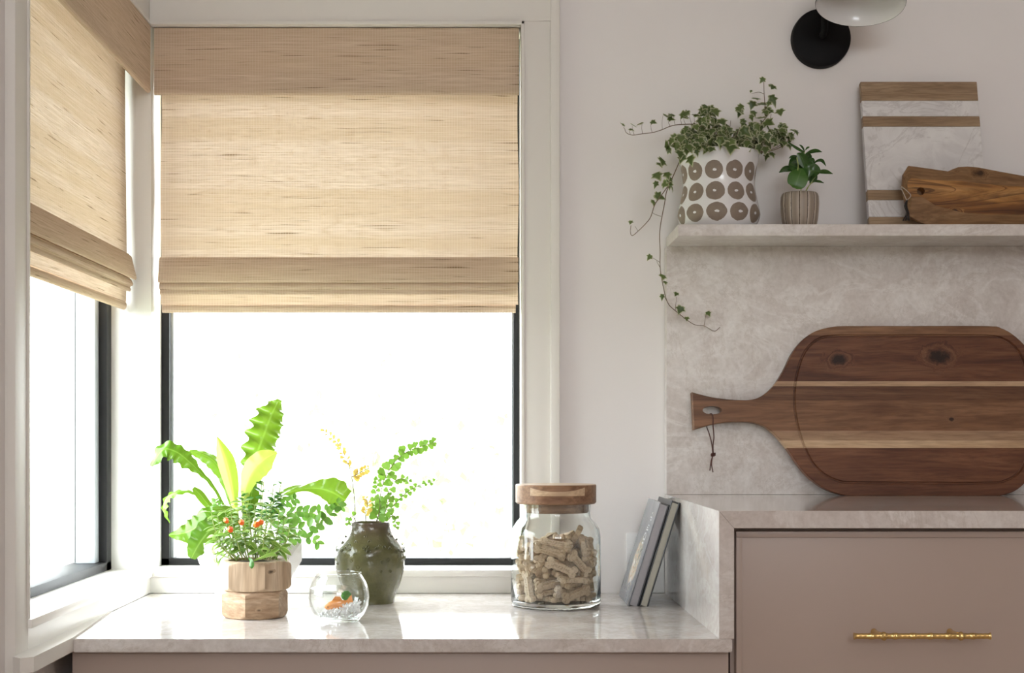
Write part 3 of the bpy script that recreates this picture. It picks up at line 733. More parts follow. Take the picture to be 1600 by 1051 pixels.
def book(name, label, x, y0, D, H, T, lean, zoff, mc, mp, letters=False):
    """stands on its short edge at x (left face), leaning towards +x; local: x thickness, y depth, z height"""
    b = thing(name, label, 'book', (x, y0, 0.7398+zoff), (0, lean, 0))
    bm = bmesh.new(); bx(bm, 0, 0.0022, 0, D, 0, H, 0.0006, 1); obj('cover', bm, mc, b, smooth=0.6, local=True, label='printed front cover' if letters else None)
    bm = bmesh.new(); bx(bm, T-0.0022, T, 0, D, 0, H, 0.0006, 1); obj('cover', bm, M_cover_d, b, smooth=0.6, local=True)
    bm = bmesh.new(); bx(bm, 0.0, T, D-0.0022, D+0.0005, 0.0002, H-0.0002, 0.0005, 1); obj('spine', bm, M_cover_d, b, smooth=0.6, local=True)
    bm = bmesh.new(); bx(bm, 0.0022, T-0.0022, 0.004, D-0.002, 0.003, H-0.003); obj('page_block', bm, mp, b, local=True)
    if letters:
        bm = bmesh.new()
        def bar(y0_, y1_, z0_, z1_): bx(bm, -0.0003, 0.0002, y0_, y1_, z0_, z1_)
        bar(0.050, 0.068, 0.106, 0.109); bar(0.046, 0.070, 0.1125, 0.1155)
        for a in range(9):
            an = -PI/2 + PI*a/8; yy = 0.058 + 0.013*math.sin(an); zz = 0.1175 + 0.008*math.cos(an); bx(bm, -0.0003, 0.0002, yy-0.002, yy+0.002, zz-0.0014, zz+0.0014)
        for (a0, a1, z0_, z1_) in ((0.040, 0.064, 0.130, 0.133), (0.048, 0.064, 0.1345, 0.1365), (0.040, 0.056, 0.1385, 0.141), (0.038, 0.050, 0.148, 0.151), (0.038, 0.060, 0.153, 0.1555), (0.040, 0.052, 0.160, 0.163)):
            bar(a0, a1, z0_, z1_)
        obj('title_print', bm, M_letter, b, local=True, kind='stuff', label='pale worn title print')
    return b
lean = math.atan2(0.054, 0.1757)
T1, T2 = 0.0168, 0.0150
book('leaning_book', 'grey-blue book with a printed figure on its cover, outer one of the two leaning books', 0.2500, -0.212, 0.168, 0.184, T1, lean, 0.0, M_cover, M_page2, True)
book('leaning_book', 'taller book with dark covers and cream pages, leaning against the stone step', 0.2500+T1/math.cos(lean)+0.0008, -0.217, 0.176, 0.187, T2, lean, 0.0, M_cover_d, M_page)

# ------------------------------------------------------------------ jar of dog biscuits
jx, jy = P(868.5, 900, -0.205).x, -0.205
ZC = 0.7397
jr = thing('glass_jar', 'large clear glass jar with a flat wooden lid, holding dog biscuits', 'jar', (jx, jy, ZC))
prof = [(0, 0.0), (0.070, 0.0), (0.0745, 0.002), (0.0762, 0.008), (0.0763, 0.06), (0.0758, 0.118), (0.0735, 0.131), (0.0665, 0.142), (0.0600, 0.149), (0.0585, 0.157), (0.0590, 0.174),
        (0.0570, 0.174), (0.0562, 0.157), (0.0578, 0.148), (0.0640, 0.140), (0.0708, 0.129), (0.0728, 0.117), (0.0733, 0.06), (0.0732, 0.016), (0.069, 0.0095), (0, 0.0085)]
bm = bmesh.new(); lathe(bm, prof, (jx, jy, ZC), 72); m, nt, b, o = newmat('jar_glass'); nt.nodes.remove(b)
g = nd(nt, 'BsdfGlass', {'IOR': 1.42, 'Color': (0.985, 0.995, 0.99, 1), 'Roughness': 0.0}); nt.links.new(g.outputs[0], o.inputs[0])
obj('jar_body', bm, m, jr, smooth=0.9)
M_lidw = wood('acacia_lid', [(0.15, 0.07, 0.04), (0.27, 0.15, 0.085), (0.36, 0.22, 0.13)], 0.9, 0.45)
M_lidp = wood('pale_lid_inlay', [(0.46, 0.30, 0.18), (0.56, 0.40, 0.26), (0.63, 0.48, 0.33)], 0.9, 0.45)
M_lidtop = wood('lid_top', [(0.40, 0.28, 0.18), (0.52, 0.39, 0.27), (0.60, 0.47, 0.34)], 0.9, 0.4)
lt = 0.9455-ZC
bm = bmesh.new(); lathe(bm, [(0, lt-0.0325), (0.0660, lt-0.0325), (0.0683, lt-0.030), (0.0683, lt-0.0015), (0.0672, lt), (0, lt)], (jx, jy, ZC), 72)
bmesh.ops.recalc_face_normals(bm, faces=bm.faces)
# pale inlay in the front of the rim: faces in an arc band
lid = obj('lid', bm, [M_lidw, M_lidtop], jr, smooth=0.6)
for p in lid.data.polygons:
    if p.normal.z > 0.9: p.material_index = 1
bm = bmesh.new(); L = []
n = 28
for i in range(n+1):
    a = -PI/2 - 0.72 + 1.44*i/n; f = abs(2*i/n-1)
    zt = lt-0.0040 - 0.0075*(1-f*f)*0.9; zb = lt-0.0175
    for rr in (0.0687, 0.0660): L.append([bm.verts.new((jx+rr*math.cos(a), jy+rr*math.sin(a), ZC+z)) for z in (zb, zt)])
for i in range(n):
    o1, i1, o2, i2 = L[2*i], L[2*i+1], L[2*i+2], L[2*i+3]
    bm.faces.new((o1[0], o2[0], o2[1], o1[1])); bm.faces.new((o1[1], o2[1], i2[1], i1[1])); bm.faces.new((o1[0], i1[0], i2[0], o2[0]))
obj('lid_inlay', bm, M_lidp, jr, smooth=0.6, label='pale curved wood inlay')
bm = bmesh.new(); lathe(bm, [(0, 0.158), (0.054, 0.158), (0.0558, 0.160), (0.0558, lt-0.033)], (jx, jy, ZC), 48); obj('lid_plug', bm, M_lidw, jr, smooth=0.6)

def bone_mesh():
    def quad(sx, sy):
        pts = [(0.0150, 0.0062)] + [(0.0212+0.0062*math.cos(a), 0.0048+0.0058*math.sin(a)) for a in [PI*(0.93-0.155*i) for i in range(8)]] + [(0.0243, 0.0)]
        return [(x*sx, y*sy) for x, y in pts]
    a, b, c, d = quad(1, 1), quad(1, -1), quad(-1, -1), quad(-1, 1)
    out = a + b[-2::-1] + c + d[-2::-1]
    bm = bmesh.new(); prism(bm, [(x, y) for x, y in out], 'z', -0.0047, 0.0047)
    bmesh.ops.recalc_face_normals(bm, faces=bm.faces)
    ed = [e for e in bm.edges if abs(e.verts[0].co.z-e.verts[1].co.z) < 1e-6]
    bmesh.ops.bevel(bm, geom=ed, offset=0.0014, segments=2, affect='EDGES')
    return bm
m, nt, b, o = newmat('biscuit')
oi = nd(nt, 'ObjectInfo').outputs['Random']; v = coords(nt)
c = mix(nt, oi, (0.52, 0.385, 0.25), (0.72, 0.57, 0.41))
c = mix(nt, ramp(nt, noise(nt, v, 260, 4), [(0.35, 0.5), (0.5, 0.0)]), c, (0.33, 0.21, 0.12))
c = mix(nt, ramp(nt, noise(nt, v, 90, 3), [(0.45, 0.0), (0.7, 0.35)]), c, (0.66, 0.52, 0.36))
nt.links.new(c, b.inputs['Base Color']); b.inputs['Roughness'].default_value = 0.8
bump(nt, noise(nt, v, 350, 3), b, 0.5, 0.0008)
M_bis = m
M_bisl = plain('biscuit_imprint', (0.30, 0.19, 0.105), 0.9)
bone_me = to_mesh('biscuit', bone_bm if False else bone_mesh(), M_bis, 0.7)
fc = bpy.data.curves.new('imprint', 'FONT'); fc.body = 'MILK-BONE'; fc.size = 0.0064; fc.align_x = 'CENTER'; fc.align_y = 'CENTER'; fc.resolution_u = 1
fo = bpy.data.objects.new('imprint', fc); C.objects.link(fo)
bpy.context.view_layer.update()
let_me = bpy.data.meshes.new_from_object(fo.evaluated_get(bpy.context.evaluated_depsgraph_get())); bpy.data.objects.remove(fo)
let_me.transform(Matrix.Translation((0, 0, 0.00478)) @ Matrix.Scale(0.88, 4, (1, 0, 0))); let_me.materials.clear(); let_me.materials.append(M_bisl)
BONES = [(-0.0329,0.0121,0.0049,0.0,-0.0,0.14),(0.0231,-0.0035,0.0049,-0.0,-0.0,-2.81),(0.0188,0.0273,0.0049,3.14,0.0,0.46),(-0.0153,0.0432,0.0049,0.0,3.14,-0.23),(0.0523,-0.0178,0.0049,-0.0,0.0,-1.9),(-0.0349,-0.0273,0.0049,3.14,0.0,-0.26),(0.0119,-0.0387,0.0049,0.0,-0.0,0.39),(0.0013,0.0044,0.0083,-1.57,0.0,-2.86),(0.0297,-0.0484,0.015,-1.38,-0.28,0.53),(0.0244,-0.0105,0.0153,-0.28,0.08,-2.53),(0.0217,0.0369,0.0153,-0.06,0.33,1.83),(-0.0173,0.0312,0.0178,3.09,0.11,-0.51),(-0.0438,0.0041,0.0181,1.56,0.01,-2.4),(-0.0265,-0.0164,0.0181,0.46,0.08,0.06),(-0.0096,-0.038,0.0184,0.33,-0.17,0.35),(0.0157,-0.0431,0.0191,1.3,0.0,-2.45),(-0.0058,0.0566,0.0204,-1.51,0.1,-3.03),(-0.0545,0.0208,0.0209,1.41,0.66,1.16),(-0.0068,0.004,0.0215,-0.0,-0.0,-3.03),(0.0451,0.0127,0.0252,-0.41,-2.2,1.24),(0.02,0.0367,0.0255,0.23,2.9,-0.32),(0.0144,-0.0147,0.0259,0.35,0.09,0.02),(-0.0456,-0.0411,0.027,1.77,1.41,-0.72),(0.0567,-0.0092,0.03,1.75,-0.49,-1.76),(0.0298,0.0499,0.0305,-1.71,0.68,-0.57),(-0.011,-0.0432,0.0307,-1.19,-0.17,0.36),(-0.0035,0.0032,0.0313,0.0,0.0,0.11),(0.027,-0.0375,0.032,-0.27,0.04,-2.3),(-0.0206,0.0294,0.0338,0.47,-2.97,0.82),(-0.0131,-0.0328,0.0351,-1.01,-0.13,0.37),(-0.0232,0.0483,0.0353,-0.52,-0.08,0.43),(-0.0506,-0.0034,0.0358,1.25,-0.01,1.43),(0.0565,0.0135,0.0376,1.57,-0.64,-1.33),(0.0254,-0.0479,0.0403,0.27,0.06,0.49),(-0.0102,0.0182,0.0405,-0.52,-2.66,0.34),(-0.0053,-0.0065,0.0411,-0.0,-0.0,3.01),(-0.0279,-0.0337,0.0446,0.68,-0.76,-1.97),(0.0276,0.0304,0.0451,-2.51,-0.11,1.4),(0.016,-0.0354,0.0471,-0.28,-0.14,-2.63),(-0.0168,0.0514,0.0471,0.51,0.14,-2.83),(-0.0388,0.0,0.0482,1.02,0.41,-1.56),(-0.0064,0.0379,0.0483,0.97,0.08,-2.79),(0.0072,-0.0009,0.0512,0.04,0.19,1.63),(-0.0556,-0.0037,0.0518,-1.89,0.06,1.64),(-0.0145,-0.0377,0.0532,-1.66,-0.04,1.34),(0.0411,-0.0158,0.0536,1.45,2.44,-0.78),(-0.0296,-0.0043,0.0571,0.64,-0.22,1.29),(0.0166,-0.0357,0.0572,0.26,0.18,0.39),(0.0408,0.0039,0.0575,0.61,-0.23,-2.5),(0.0271,0.013,0.0579,0.87,0.52,0.41),(0.0375,0.0441,0.0583,-1.8,0.61,-0.75),(-0.0319,0.0336,0.0606,-1.18,-0.34,0.14),(0.0056,-0.0568,0.0612,1.78,0.4,0.13),(0.0095,0.0302,0.0616,1.09,-0.17,0.29),(-0.0003,-0.0065,0.0637,-0.4,0.47,2.18),(0.0006,0.0498,0.0648,0.31,2.72,-0.31),(0.0345,-0.0471,0.0664,1.44,-2.4,0.66),(0.0349,0.0217,0.0669,-0.82,0.25,0.1),(-0.0128,-0.0011,0.0671,0.67,0.17,-2.03),(0.0148,-0.0379,0.0676,-0.26,-0.18,-2.76),(-0.0278,-0.0321,0.068,-1.31,0.28,-2.95),(-0.0402,-0.0035,0.071,-0.01,2.93,0.47),(-0.0406,0.0159,0.0712,0.14,0.31,-2.68),(-0.0127,0.0533,0.0722,0.19,2.76,0.25),(0.0536,0.0132,0.0737,0.17,-2.67,-1.37),(0.0135,0.0265,0.0794,-0.84,0.12,-0.02),(0.028,-0.021,0.0797,0.39,-0.13,-1.88),(-0.0399,-0.0123,0.0802,-0.09,-0.19,0.96),(0.0549,0.0048,0.0807,-0.24,2.69,1.64),(-0.0281,0.0495,0.0809,1.39,-0.31,0.54),(-0.016,-0.0399,0.082,0.6,-0.52,0.73),(-0.0316,-0.0247,0.0831,1.19,-0.04,0.9),(0.0027,-0.0063,0.0834,-1.11,-2.92,0.62),(-0.047,0.0288,0.086,0.05,-0.37,1.01),(0.0028,0.0364,0.0865,2.29,-0.15,-0.15),(-0.0123,-0.0534,0.0873,2.26,0.29,-0.21),(0.043,-0.021,0.089,1.56,0.5,-1.53),(0.0131,-0.0245,0.0896,1.76,-0.17,1.2),(-0.0567,0.0074,0.091,1.45,-0.36,1.46),(0.0552,0.0039,0.0919,0.17,-0.45,1.62),(-0.0451,-0.0105,0.0924,2.78,0.04,1.37),(0.038,0.0295,0.0926,1.79,0.46,1.79),(-0.0297,0.025,0.0961,0.3,0.36,-0.74),(0.0205,0.0511,0.0972,0.09,2.8,-0.36),(-0.002,-0.0489,0.0979,0.66,0.14,-0.33),(-0.0032,0.0291,0.0986,0.33,-0.0,-0.58),(0.002,-0.0118,0.1007,0.01,0.4,1.65),(-0.0164,0.0086,0.103,3.04,-0.27,0.96),(0.0308,0.0024,0.1039,-0.87,0.75,1.99),(0.0104,0.0391,0.1045,-2.76,-0.23,-0.67)]
bz = sorted(range(len(BONES)), key=lambda i: -BONES[i][2])
for i, (x, y, z, a, b_, c_) in enumerate(BONES):
    k = 1.0
    M = Matrix.Translation((jx+x*1.03, jy+y*1.03, ZC+0.0090+z)) @ Euler((a, b_, c_)).to_matrix().to_4x4()
    lab = 'tan bone-shaped dog biscuit in the %s of the heap in the glass jar' % ('bottom layer' if z < 0.030 else 'lower middle' if z < 0.055 else 'upper middle' if z < 0.082 else 'top layer')
    if i == min(range(len(BONES)), key=lambda j: BONES[j][0]): lab = 'leftmost tan bone-shaped dog biscuit, pressed to the left side of the glass jar'
    if i == max(range(len(BONES)), key=lambda j: BONES[j][0]): lab = 'rightmost tan bone-shaped dog biscuit, pressed to the right side of the glass jar'
    if i == bz[0]: lab = 'topmost tan bone-shaped dog biscuit of the heap in the glass jar'
    r = inst('dog_biscuit', bone_me, None, M, label=lab, cat='biscuit', group='dog biscuits in the glass jar')
    inst('imprint', let_me, r, Matrix.Identity(4), local=True)

# ------------------------------------------------------------------ fish bowl
fx, fy = P(529.5, 930, -0.41).x, -0.41
fb = thing('fish_bowl', 'small round clear glass fish bowl beside the wooden planter', 'fish bowl', (fx, fy, ZC))
bprof = [(0, 0.0), (0.029, 0.0), (0.0315, 0.0015), (0.0405, 0.012), (0.0458, 0.025), (0.0473, 0.037), (0.0458, 0.050), (0.0415, 0.062), (0.0358, 0.0708), (0.0345, 0.0735), (0.0352, 0.0752),
         (0.0340, 0.0755), (0.0332, 0.0735), (0.0345, 0.0705), (0.0402, 0.0612), (0.0443, 0.0495), (0.0457, 0.037), (0.0443, 0.0256), (0.0390, 0.0130), (0.030, 0.0050), (0, 0.0045)]
bm = bmesh.new(); lathe(bm, bprof, (fx, fy, ZC), 64); obj('bowl_glass', bm, M_jar, fb, smooth=0.9)
m, nt, b, o = newmat('water'); nt.nodes.remove(b)
m = thin_glass('bowl_water', (0.97, 0.985, 0.985))
wp = [(0, 0.0048), (0.0298, 0.0053), (0.0387, 0.0132), (0.0440, 0.0257), (0.0454, 0.037), (0.0441, 0.0485), (0.0432, 0.0512), (0, 0.0510)]
bm = bmesh.new(); lathe(bm, wp, (fx, fy, ZC), 64); obj('bowl_water', bm, m, smooth=0.9, label='clear water filling the small round fish bowl', cat='water')
M_peb = plain('white_gravel', (0.88, 0.865, 0.85), 0.7, 0.3, 0.25, 150)
ico = bmesh.new(); bmesh.ops.create_icosphere(ico, subdivisions=1, radius=1)
iv = [v.co.copy() for v in ico.verts]; ifc = [[v.index for v in f.verts] for f in ico.faces]; ico.free()
def blob(bm, p, r, sq=0.75):
    R_ = Euler([random.uniform(0, 6) for _ in range(3)]).to_matrix()
    vs = [bm.verts.new(Vector(p) + R_ @ Vector((v.x*r*random.uniform(.9, 1.1), v.y*r, v.z*r*sq))) for v in iv]
    for f in ifc: bm.faces.new([vs[i] for i in f])
bm = bmesh.new()
for k in range(520):
    a = random.uniform(0, 2*PI); rr = 0.0345*math.sqrt(random.random())
    x, y = rr*math.cos(a), rr*math.sin(a)
    h = 0.0140 + x*0.16 + 0.004*math.sin(x*70+0.4) + 0.004*math.cos(y*80)
    zz = 0.0075 + (h)*random.random()
    if math.hypot(x, y) > 0.0265 + zz*0.33: continue
    blob(bm, (fx+x, fy+y, ZC+zz), random.uniform(0.0013, 0.0024))
obj('white_gravel', bm, M_peb, smooth=0.8, label='white gravel covering the bottom of the fish bowl', cat='gravel', kind='stuff')
M_fish = plain('orange_fish', (0.90, 0.32, 0.06), 0.35, 0.5, 0.2, 60)
bm = bmesh.new()
FS = 1.3
secs = [(-0.016, 0.0005, 0.0006), (-0.0145, 0.0022, 0.0026), (-0.010, 0.0038, 0.0052), (-0.004, 0.0045, 0.0066), (0.002, 0.0040, 0.0058), (0.007, 0.0026, 0.0037), (0.0105, 0.0014, 0.0022), (0.0125, 0.0007, 0.0028), (0.016, 0.0005, 0.0060), (0.0185, 0.0003, 0.0075)]
rings = []
for x, hw, hh in secs:
    rings.append([bm.verts.new((x*FS, hw*FS*math.cos(2*PI*k/12), hh*FS*math.sin(2*PI*k/12))) for k in range(12)])
for a, b_ in zip(rings, rings[1:]):
    for k in range(12): bm.faces.new((a[k], a[(k+1) % 12], b_[(k+1) % 12], b_[k]))
bm.faces.new(rings[0][::-1]); bm.faces.new(rings[-1])
gf = thing('goldfish', 'orange goldfish lying low over the white gravel in the fish bowl', 'fish', (fx-0.001, fy-0.010, ZC+0.0270), (0.25, -0.22, 0.25))
obj('body', bm, M_fish, gf, smooth=1.0, local=True)
def fin(pts, nm):
    bm = bmesh.new(); A = [bm.verts.new((x*FS, 0.0004, z*FS)) for x, z in pts]; B = [bm.verts.new((x*FS, -0.0004, z*FS)) for x, z in pts]
    bm.faces.new(A); bm.faces.new(B[::-1])
    for i in range(len(pts)): bm.faces.new((A[i], A[(i+1) % len(pts)], B[(i+1) % len(pts)], B[i]))
    obj(nm, bm, M_fish, gf, local=True)
fin([(-0.006, 0.006), (-0.001, 0.0105), (0.005, 0.0085), (0.006, 0.0035)], 'dorsal_fin'); fin([(-0.002, -0.006), (0.003, -0.0098), (0.0055, -0.0035)], 'belly_fin')
M_eye = plain('fish_eye', (0.01, 0.01, 0.01), 0.2)
for s in (-1, 1):
    bm = bmesh.new(); bmesh.ops.create_uvsphere(bm, u_segments=8, v_segments=6, radius=0.0008, matrix=Matrix.Translation((-0.0125*FS, s*0.0031*FS, 0.0008*FS))); obj('eye', bm, M_eye, gf, smooth=3.2, local=True)
M_moss = plain('moss_green', (0.045, 0.20, 0.02), 0.8, 0.2, 0.5, 300)
bm = bmesh.new(); bmesh.ops.create_icosphere(bm, subdivisions=3, radius=0.0078, matrix=Matrix.Translation((fx+0.010, fy+0.016, ZC+0.0375)))
for v in bm.verts: v.co += Vector((random.uniform(-1, 1), random.uniform(-1, 1), random.uniform(-1, 1)))*0.0006
obj('moss_ball', bm, M_moss, smooth=3.2, label='small dark green moss ball behind the goldfish in the fish bowl', cat='aquarium plant')
for (dx, dy, dz, r) in ((0.022, -0.004, 0.025, 0.0062), (0.028, 0.000, 0.0165, 0.0055)):
    bm = bmesh.new(); bmesh.ops.create_icosphere(bm, subdivisions=2, radius=r, matrix=Matrix.Translation((fx+dx, fy+dy, ZC+dz)) @ Euler((0.3, 0.5, 0)).to_matrix().to_4x4() @ Matrix.Diagonal((1.2, 0.8, 0.6, 1)))
    obj('white_pebble', bm, M_peb, smooth=3.2, label='smooth white pebble on the gravel beside the goldfish' if r > 0.006 else 'smaller white pebble half sunk in the gravel by the bowl side', cat='pebble', group='white pebbles in the fish bowl')

# ------------------------------------------------------------------ plants: helpers
VIEW = Vector((0, 1, 0))
def blade(pts, widths, tilt=0.0, ripple=0.0, rfreq=3.0, fold=0.25, n=5, curl=0.0, seedp=0):
    """a long leaf along 3D points; widths are half widths in metres"""
    rnd = random.Random(seedp)
    path = catmull(pts, n); N = len(path)
    W = catmull([(w_, 0, 0) for w_ in widths], n) if len(widths) == len(pts) else None
    bm = bmesh.new(); uvl = bm.loops.layers.uv.verify(); rows = []
    ph = rnd.uniform(0, 6)
    for i, p in enumerate(path):
        t = (path[min(i+1, N-1)]-path[max(i-1, 0)]).normalized()
        side = t.cross(VIEW)
        if side.length < 1e-4: side = Vector((1, 0, 0))
        side.normalize(); side = Matrix.Rotation(tilt, 3, t) @ side; nrm = side.cross(t).normalized()
        w_ = max(W[i].x, 0.0003); row = []
        for k in range(-3, 4):
            s = k/3; e = abs(s)**2
            rp = ripple*w_*e*math.sin(rfreq*2*PI*i/n*0.5 + ph + (1.3 if k < 0 else 0))
            ww = w_*(1 + 0.18*ripple*e*math.sin(rfreq*2*PI*i/n*0.5+ph+(2.1 if k < 0 else 0.4)))
            row.append((bm.verts.new(p + side*s*ww + nrm*(fold*w_*(abs(s)-0.3) + rp - curl*w_*e)), abs(s), i/N))
        rows.append(row)
    for a, b in zip(rows, rows[1:]):
        for k in range(6):
            q_ = (a[k], a[k+1], b[k+1], b[k]); f = bm.faces.new([x[0] for x in q_])
            for lp, x in zip(f.loops, q_): lp[uvl].uv = (x[1], x[2])
    return bm
def leaf_mesh(name, mat, half, fold=0.2, bend=0.25, n=6, edgeuv=True):
    """unit leaf along +y, half(t) gives the half width"""
    bm = bmesh.new(); uvl = bm.loops.layers.uv.verify(); rows = []
    for i in range(n+1):
        t = i/n; w_ = half(t); y = t; z = -bend*t*t
        rows.append([(bm.verts.new((s*w_, y, z + fold*abs(s)*w_)), abs(s), t) for s in (-1, -0.5, 0, 0.5, 1)])
    for a, b in zip(rows, rows[1:]):
        for k in range(4):
            q_ = (a[k], a[k+1], b[k+1], b[k]); f = bm.faces.new([x[0] for x in q_])
            for lp, x in zip(f.loops, q_): lp[uvl].uv = (x[1], x[2])
    bmesh.ops.remove_doubles(bm, verts=bm.verts, dist=1e-5)
    return to_mesh(name, bm, mat, 3.2, recalc=False)
def outline_leaf(name, mat, pts, cup=0.12):
    """unit leaf from an outline (x, y) with an inner ring, uv.x is 1 at the edge"""
    bm = bmesh.new(); uvl = bm.loops.layers.uv.verify(); n = len(pts); c = (0, 0.30)
    def ring(s, z): return [bm.verts.new((c[0]+(x-c[0])*s, c[1]+(y-c[1])*s, z*(1 if i % 2 else 0.6))) for i, (x, y) in enumerate(pts)]
    o_, m_ = ring(1, -cup), ring(0.62, -cup*0.25); ct = bm.verts.new((c[0], c[1], 0))
    for i in range(n):
        j = (i+1) % n
        f = bm.faces.new((m_[i], m_[j], o_[j], o_[i]))
        for lp, u in zip(f.loops, (0.62, 0.62, 1, 1)): lp[uvl].uv = (u, 0.5)
        f = bm.faces.new((ct, m_[j], m_[i]))
        for lp, u in zip(f.loops, (0, 0.62, 0.62)): lp[uvl].uv = (u, 0.5)
    return to_mesh(name, bm, mat, 3.2, recalc=False)
def at_path(path, s):
    f = s*(len(path)-1); i = min(int(f), len(path)-2); t = f-i
    return path[i].lerp(path[i+1], t), (path[i+1]-path[i]).normalized()

M_fern = leafmat('nest_fern_leaf', (0.06, 0.18, 0.012), (0.17, 0.32, 0.03), 0.20, 0.15, 0.4, tcol=(0.26, 0.40, 0.02))
M_fernpale = leafmat('young_fern_leaf', (0.34, 0.46, 0.06), (0.40, 0.50, 0.08), 0.28, 0.3, 0.3, tcol=(0.52, 0.68, 0.06))
M_dark = leafmat('dark_leaf', (0.05, 0.17, 0.03), (0.09, 0.26, 0.045), 0.25, 0.25)
M_mid = leafmat('mid_leaf', (0.10, 0.26, 0.035), (0.22, 0.42, 0.07), 0.28, 0.3)
M_gold_l = leafmat('small_pale_leaf', (0.12, 0.27, 0.035), (0.26, 0.42, 0.07), 0.28, 0.35, edge=(0.55, 0.68, 0.22))
M_maid = leafmat('round_leaflet', (0.13, 0.30, 0.03), (0.22, 0.40, 0.05), 0.25, 0.4)
M_tan = leafmat('yellowed_leaflet', (0.52, 0.42, 0.09), (0.54, 0.36, 0.08), 0.3, 0.5)
M_ivy = leafmat('variegated_ivy', (0.045, 0.080, 0.020), (0.13, 0.185, 0.050), 0.15, 0.4, edge=(0.52, 0.53, 0.34))
M_gloss = leafmat('glossy_dark_leaf', (0.022, 0.065, 0.012), (0.045, 0.12, 0.02), 0.2, 0.25, 0.25)

# ------------------------------------------------------------------ faceted white planter with a mixed fern planting
wx, wy = P(391, 900, -0.165).x, -0.165
M_facet = plain('white_ceramic', (0.80, 0.795, 0.80), 0.25, 0.5, 0.03)
pl = thing('faceted_planter', 'white faceted ceramic planter with birds-nest fern, standing behind the wooden planter', 'potted plant', (wx, wy, ZC))
def facet_ring(bm, r, z, off, n=9): return [bm.verts.new((wx+r*math.cos(2*PI*(i+off)/n), wy+r*math.sin(2*PI*(i+off)/n), ZC+z)) for i in range(n)]
bm = bmesh.new()
rr = [facet_ring(bm, r, z, o_) for r, z, o_ in ((0.052, 0.0, 0), (0.068, 0.034, 0.5), (0.088, 0.072, 0), (0.099, 0.108, 0.5))]
for a, b_, o_ in zip(rr, rr[1:], (0, 1, 0)):
    for i in range(9):
        j = (i+1) % 9
        if o_ == 0: bm.faces.new((a[i], a[j], b_[i])); bm.faces.new((a[j], b_[j], b_[i]))
        else: bm.faces.new((a[i], a[j], b_[j])); bm.faces.new((a[i], b_[j], b_[i]))
ti = facet_ring(bm, 0.094, 0.108, 0.5); tj = facet_ring(bm, 0.088, 0.085, 0.5)
for a, b_ in ((rr[-1], ti), (ti, tj)):
    for i in range(9): bm.faces.new((a[i], a[(i+1) % 9], b_[(i+1) % 9], b_[i]))
bm.faces.new(rr[0])
obj('pot', bm, M_facet, pl)
bm = bmesh.new(); lathe(bm, [(0.0, 0.0), (0.05, 0.002), (0.087, 0.0)], (wx, wy, ZC+0.093), 24); 
for v in bm.verts: v.co.z += random.uniform(-.002, .002)
obj('soil', bm, M_soil, pl, smooth=3.2)
def big(nm, pts, widths, mat=None, **k):
    """pts: (px, py, y) in the photograph; widths in its pixels"""
    p3 = [P(*p) for p in pts]; wd = [w_*mpp(p[2]) for w_, p in zip(widths, pts)]
    return obj(nm, blade(p3, wd, **k), mat or M_fern, pl, smooth=3.2, recalc=False)
big('leaf', [(384, 838, -0.16), (388, 790, -0.155), (393, 745, -0.15), (400.8, 711, -0.145), (413, 677, -0.14), (424, 648, -0.135), (436, 624, -0.13)], [2, 5, 12, 22, 25, 22, 4], ripple=0.8, rfreq=3.2, tilt=0.25, seedp=1, n=9)
big('leaf', [(380, 838, -0.19), (382, 795, -0.20), (384, 762, -0.205), (395, 735, -0.205), (414, 717, -0.205), (433, 706, -0.205)], [2, 5, 10, 20, 18, 2], M_fernpale, ripple=0.08, tilt=-0.3, seedp=2)
big('leaf', [(372, 838, -0.17), (367, 790, -0.165), (362, 756, -0.16), (354, 722, -0.155), (346, 700, -0.15), (339, 681, -0.145)], [2, 5, 11, 14, 9, 0.5], M_fernpale, fold=0.5, tilt=0.2, seedp=3)
big('leaf', [(374, 835, -0.16), (352, 793, -0.16), (331, 757, -0.165), (312, 737, -0.17), (294, 720, -0.175), (275, 706, -0.18), (255, 703, -0.185), (236, 728, -0.19)], [1.5, 2, 3, 5, 13, 15, 15, 3], ripple=0.35, tilt=0.55, seedp=4, n=7)
big('leaf', [(372, 835, -0.13), (360, 780, -0.12), (349, 745, -0.115), (335, 722, -0.11), (316, 710, -0.11), (296, 704, -0.11)], [1.5, 4, 8, 12, 9, 4], ripple=0.15, tilt=0.6, fold=0.5, seedp=5)
big('leaf', [(366, 840, -0.17), (344, 806, -0.18), (325, 788, -0.18), (312, 772, -0.185), (302, 762, -0.19)], [1, 2.5, 6, 7, 3], tilt=0.4, seedp=6)
big('leaf', [(360, 840, -0.15), (330, 790, -0.15), (300, 769, -0.155), (276, 769, -0.16), (260, 779, -0.16), (256, 797, -0.16), (265, 817, -0.16)], [1, 2, 3, 7, 9, 8, 1], ripple=0.3, tilt=0.9, seedp=7)
big('leaf', [(372, 842, -0.20), (352, 806, -0.21), (330, 806, -0.215), (310, 822, -0.22), (290, 832, -0.22), (264, 836, -0.22)], [3, 10, 19, 21, 16, 2], ripple=0.3, tilt=0.35, seedp=8)
big('leaf', [(374, 842, -0.21), (350, 812, -0.23), (332, 824, -0.235), (316, 842, -0.235), (306, 858, -0.235), (299, 872, -0.23)], [3, 10, 19, 19, 15, 6], ripple=0.25, tilt=-0.25, seedp=9)
big('leaf', [(376, 842, -0.21), (366, 805, -0.22), (350, 796, -0.225), (332, 794, -0.23)], [3, 9, 11, 3], tilt=0.8, seedp=10)
big('leaf', [(386, 838, -0.17), (390, 805, -0.18), (392, 780, -0.185), (394, 766, -0.185), (397, 752, -0.185)], [2, 7, 12, 11, 1], tilt=0.1, seedp=11)
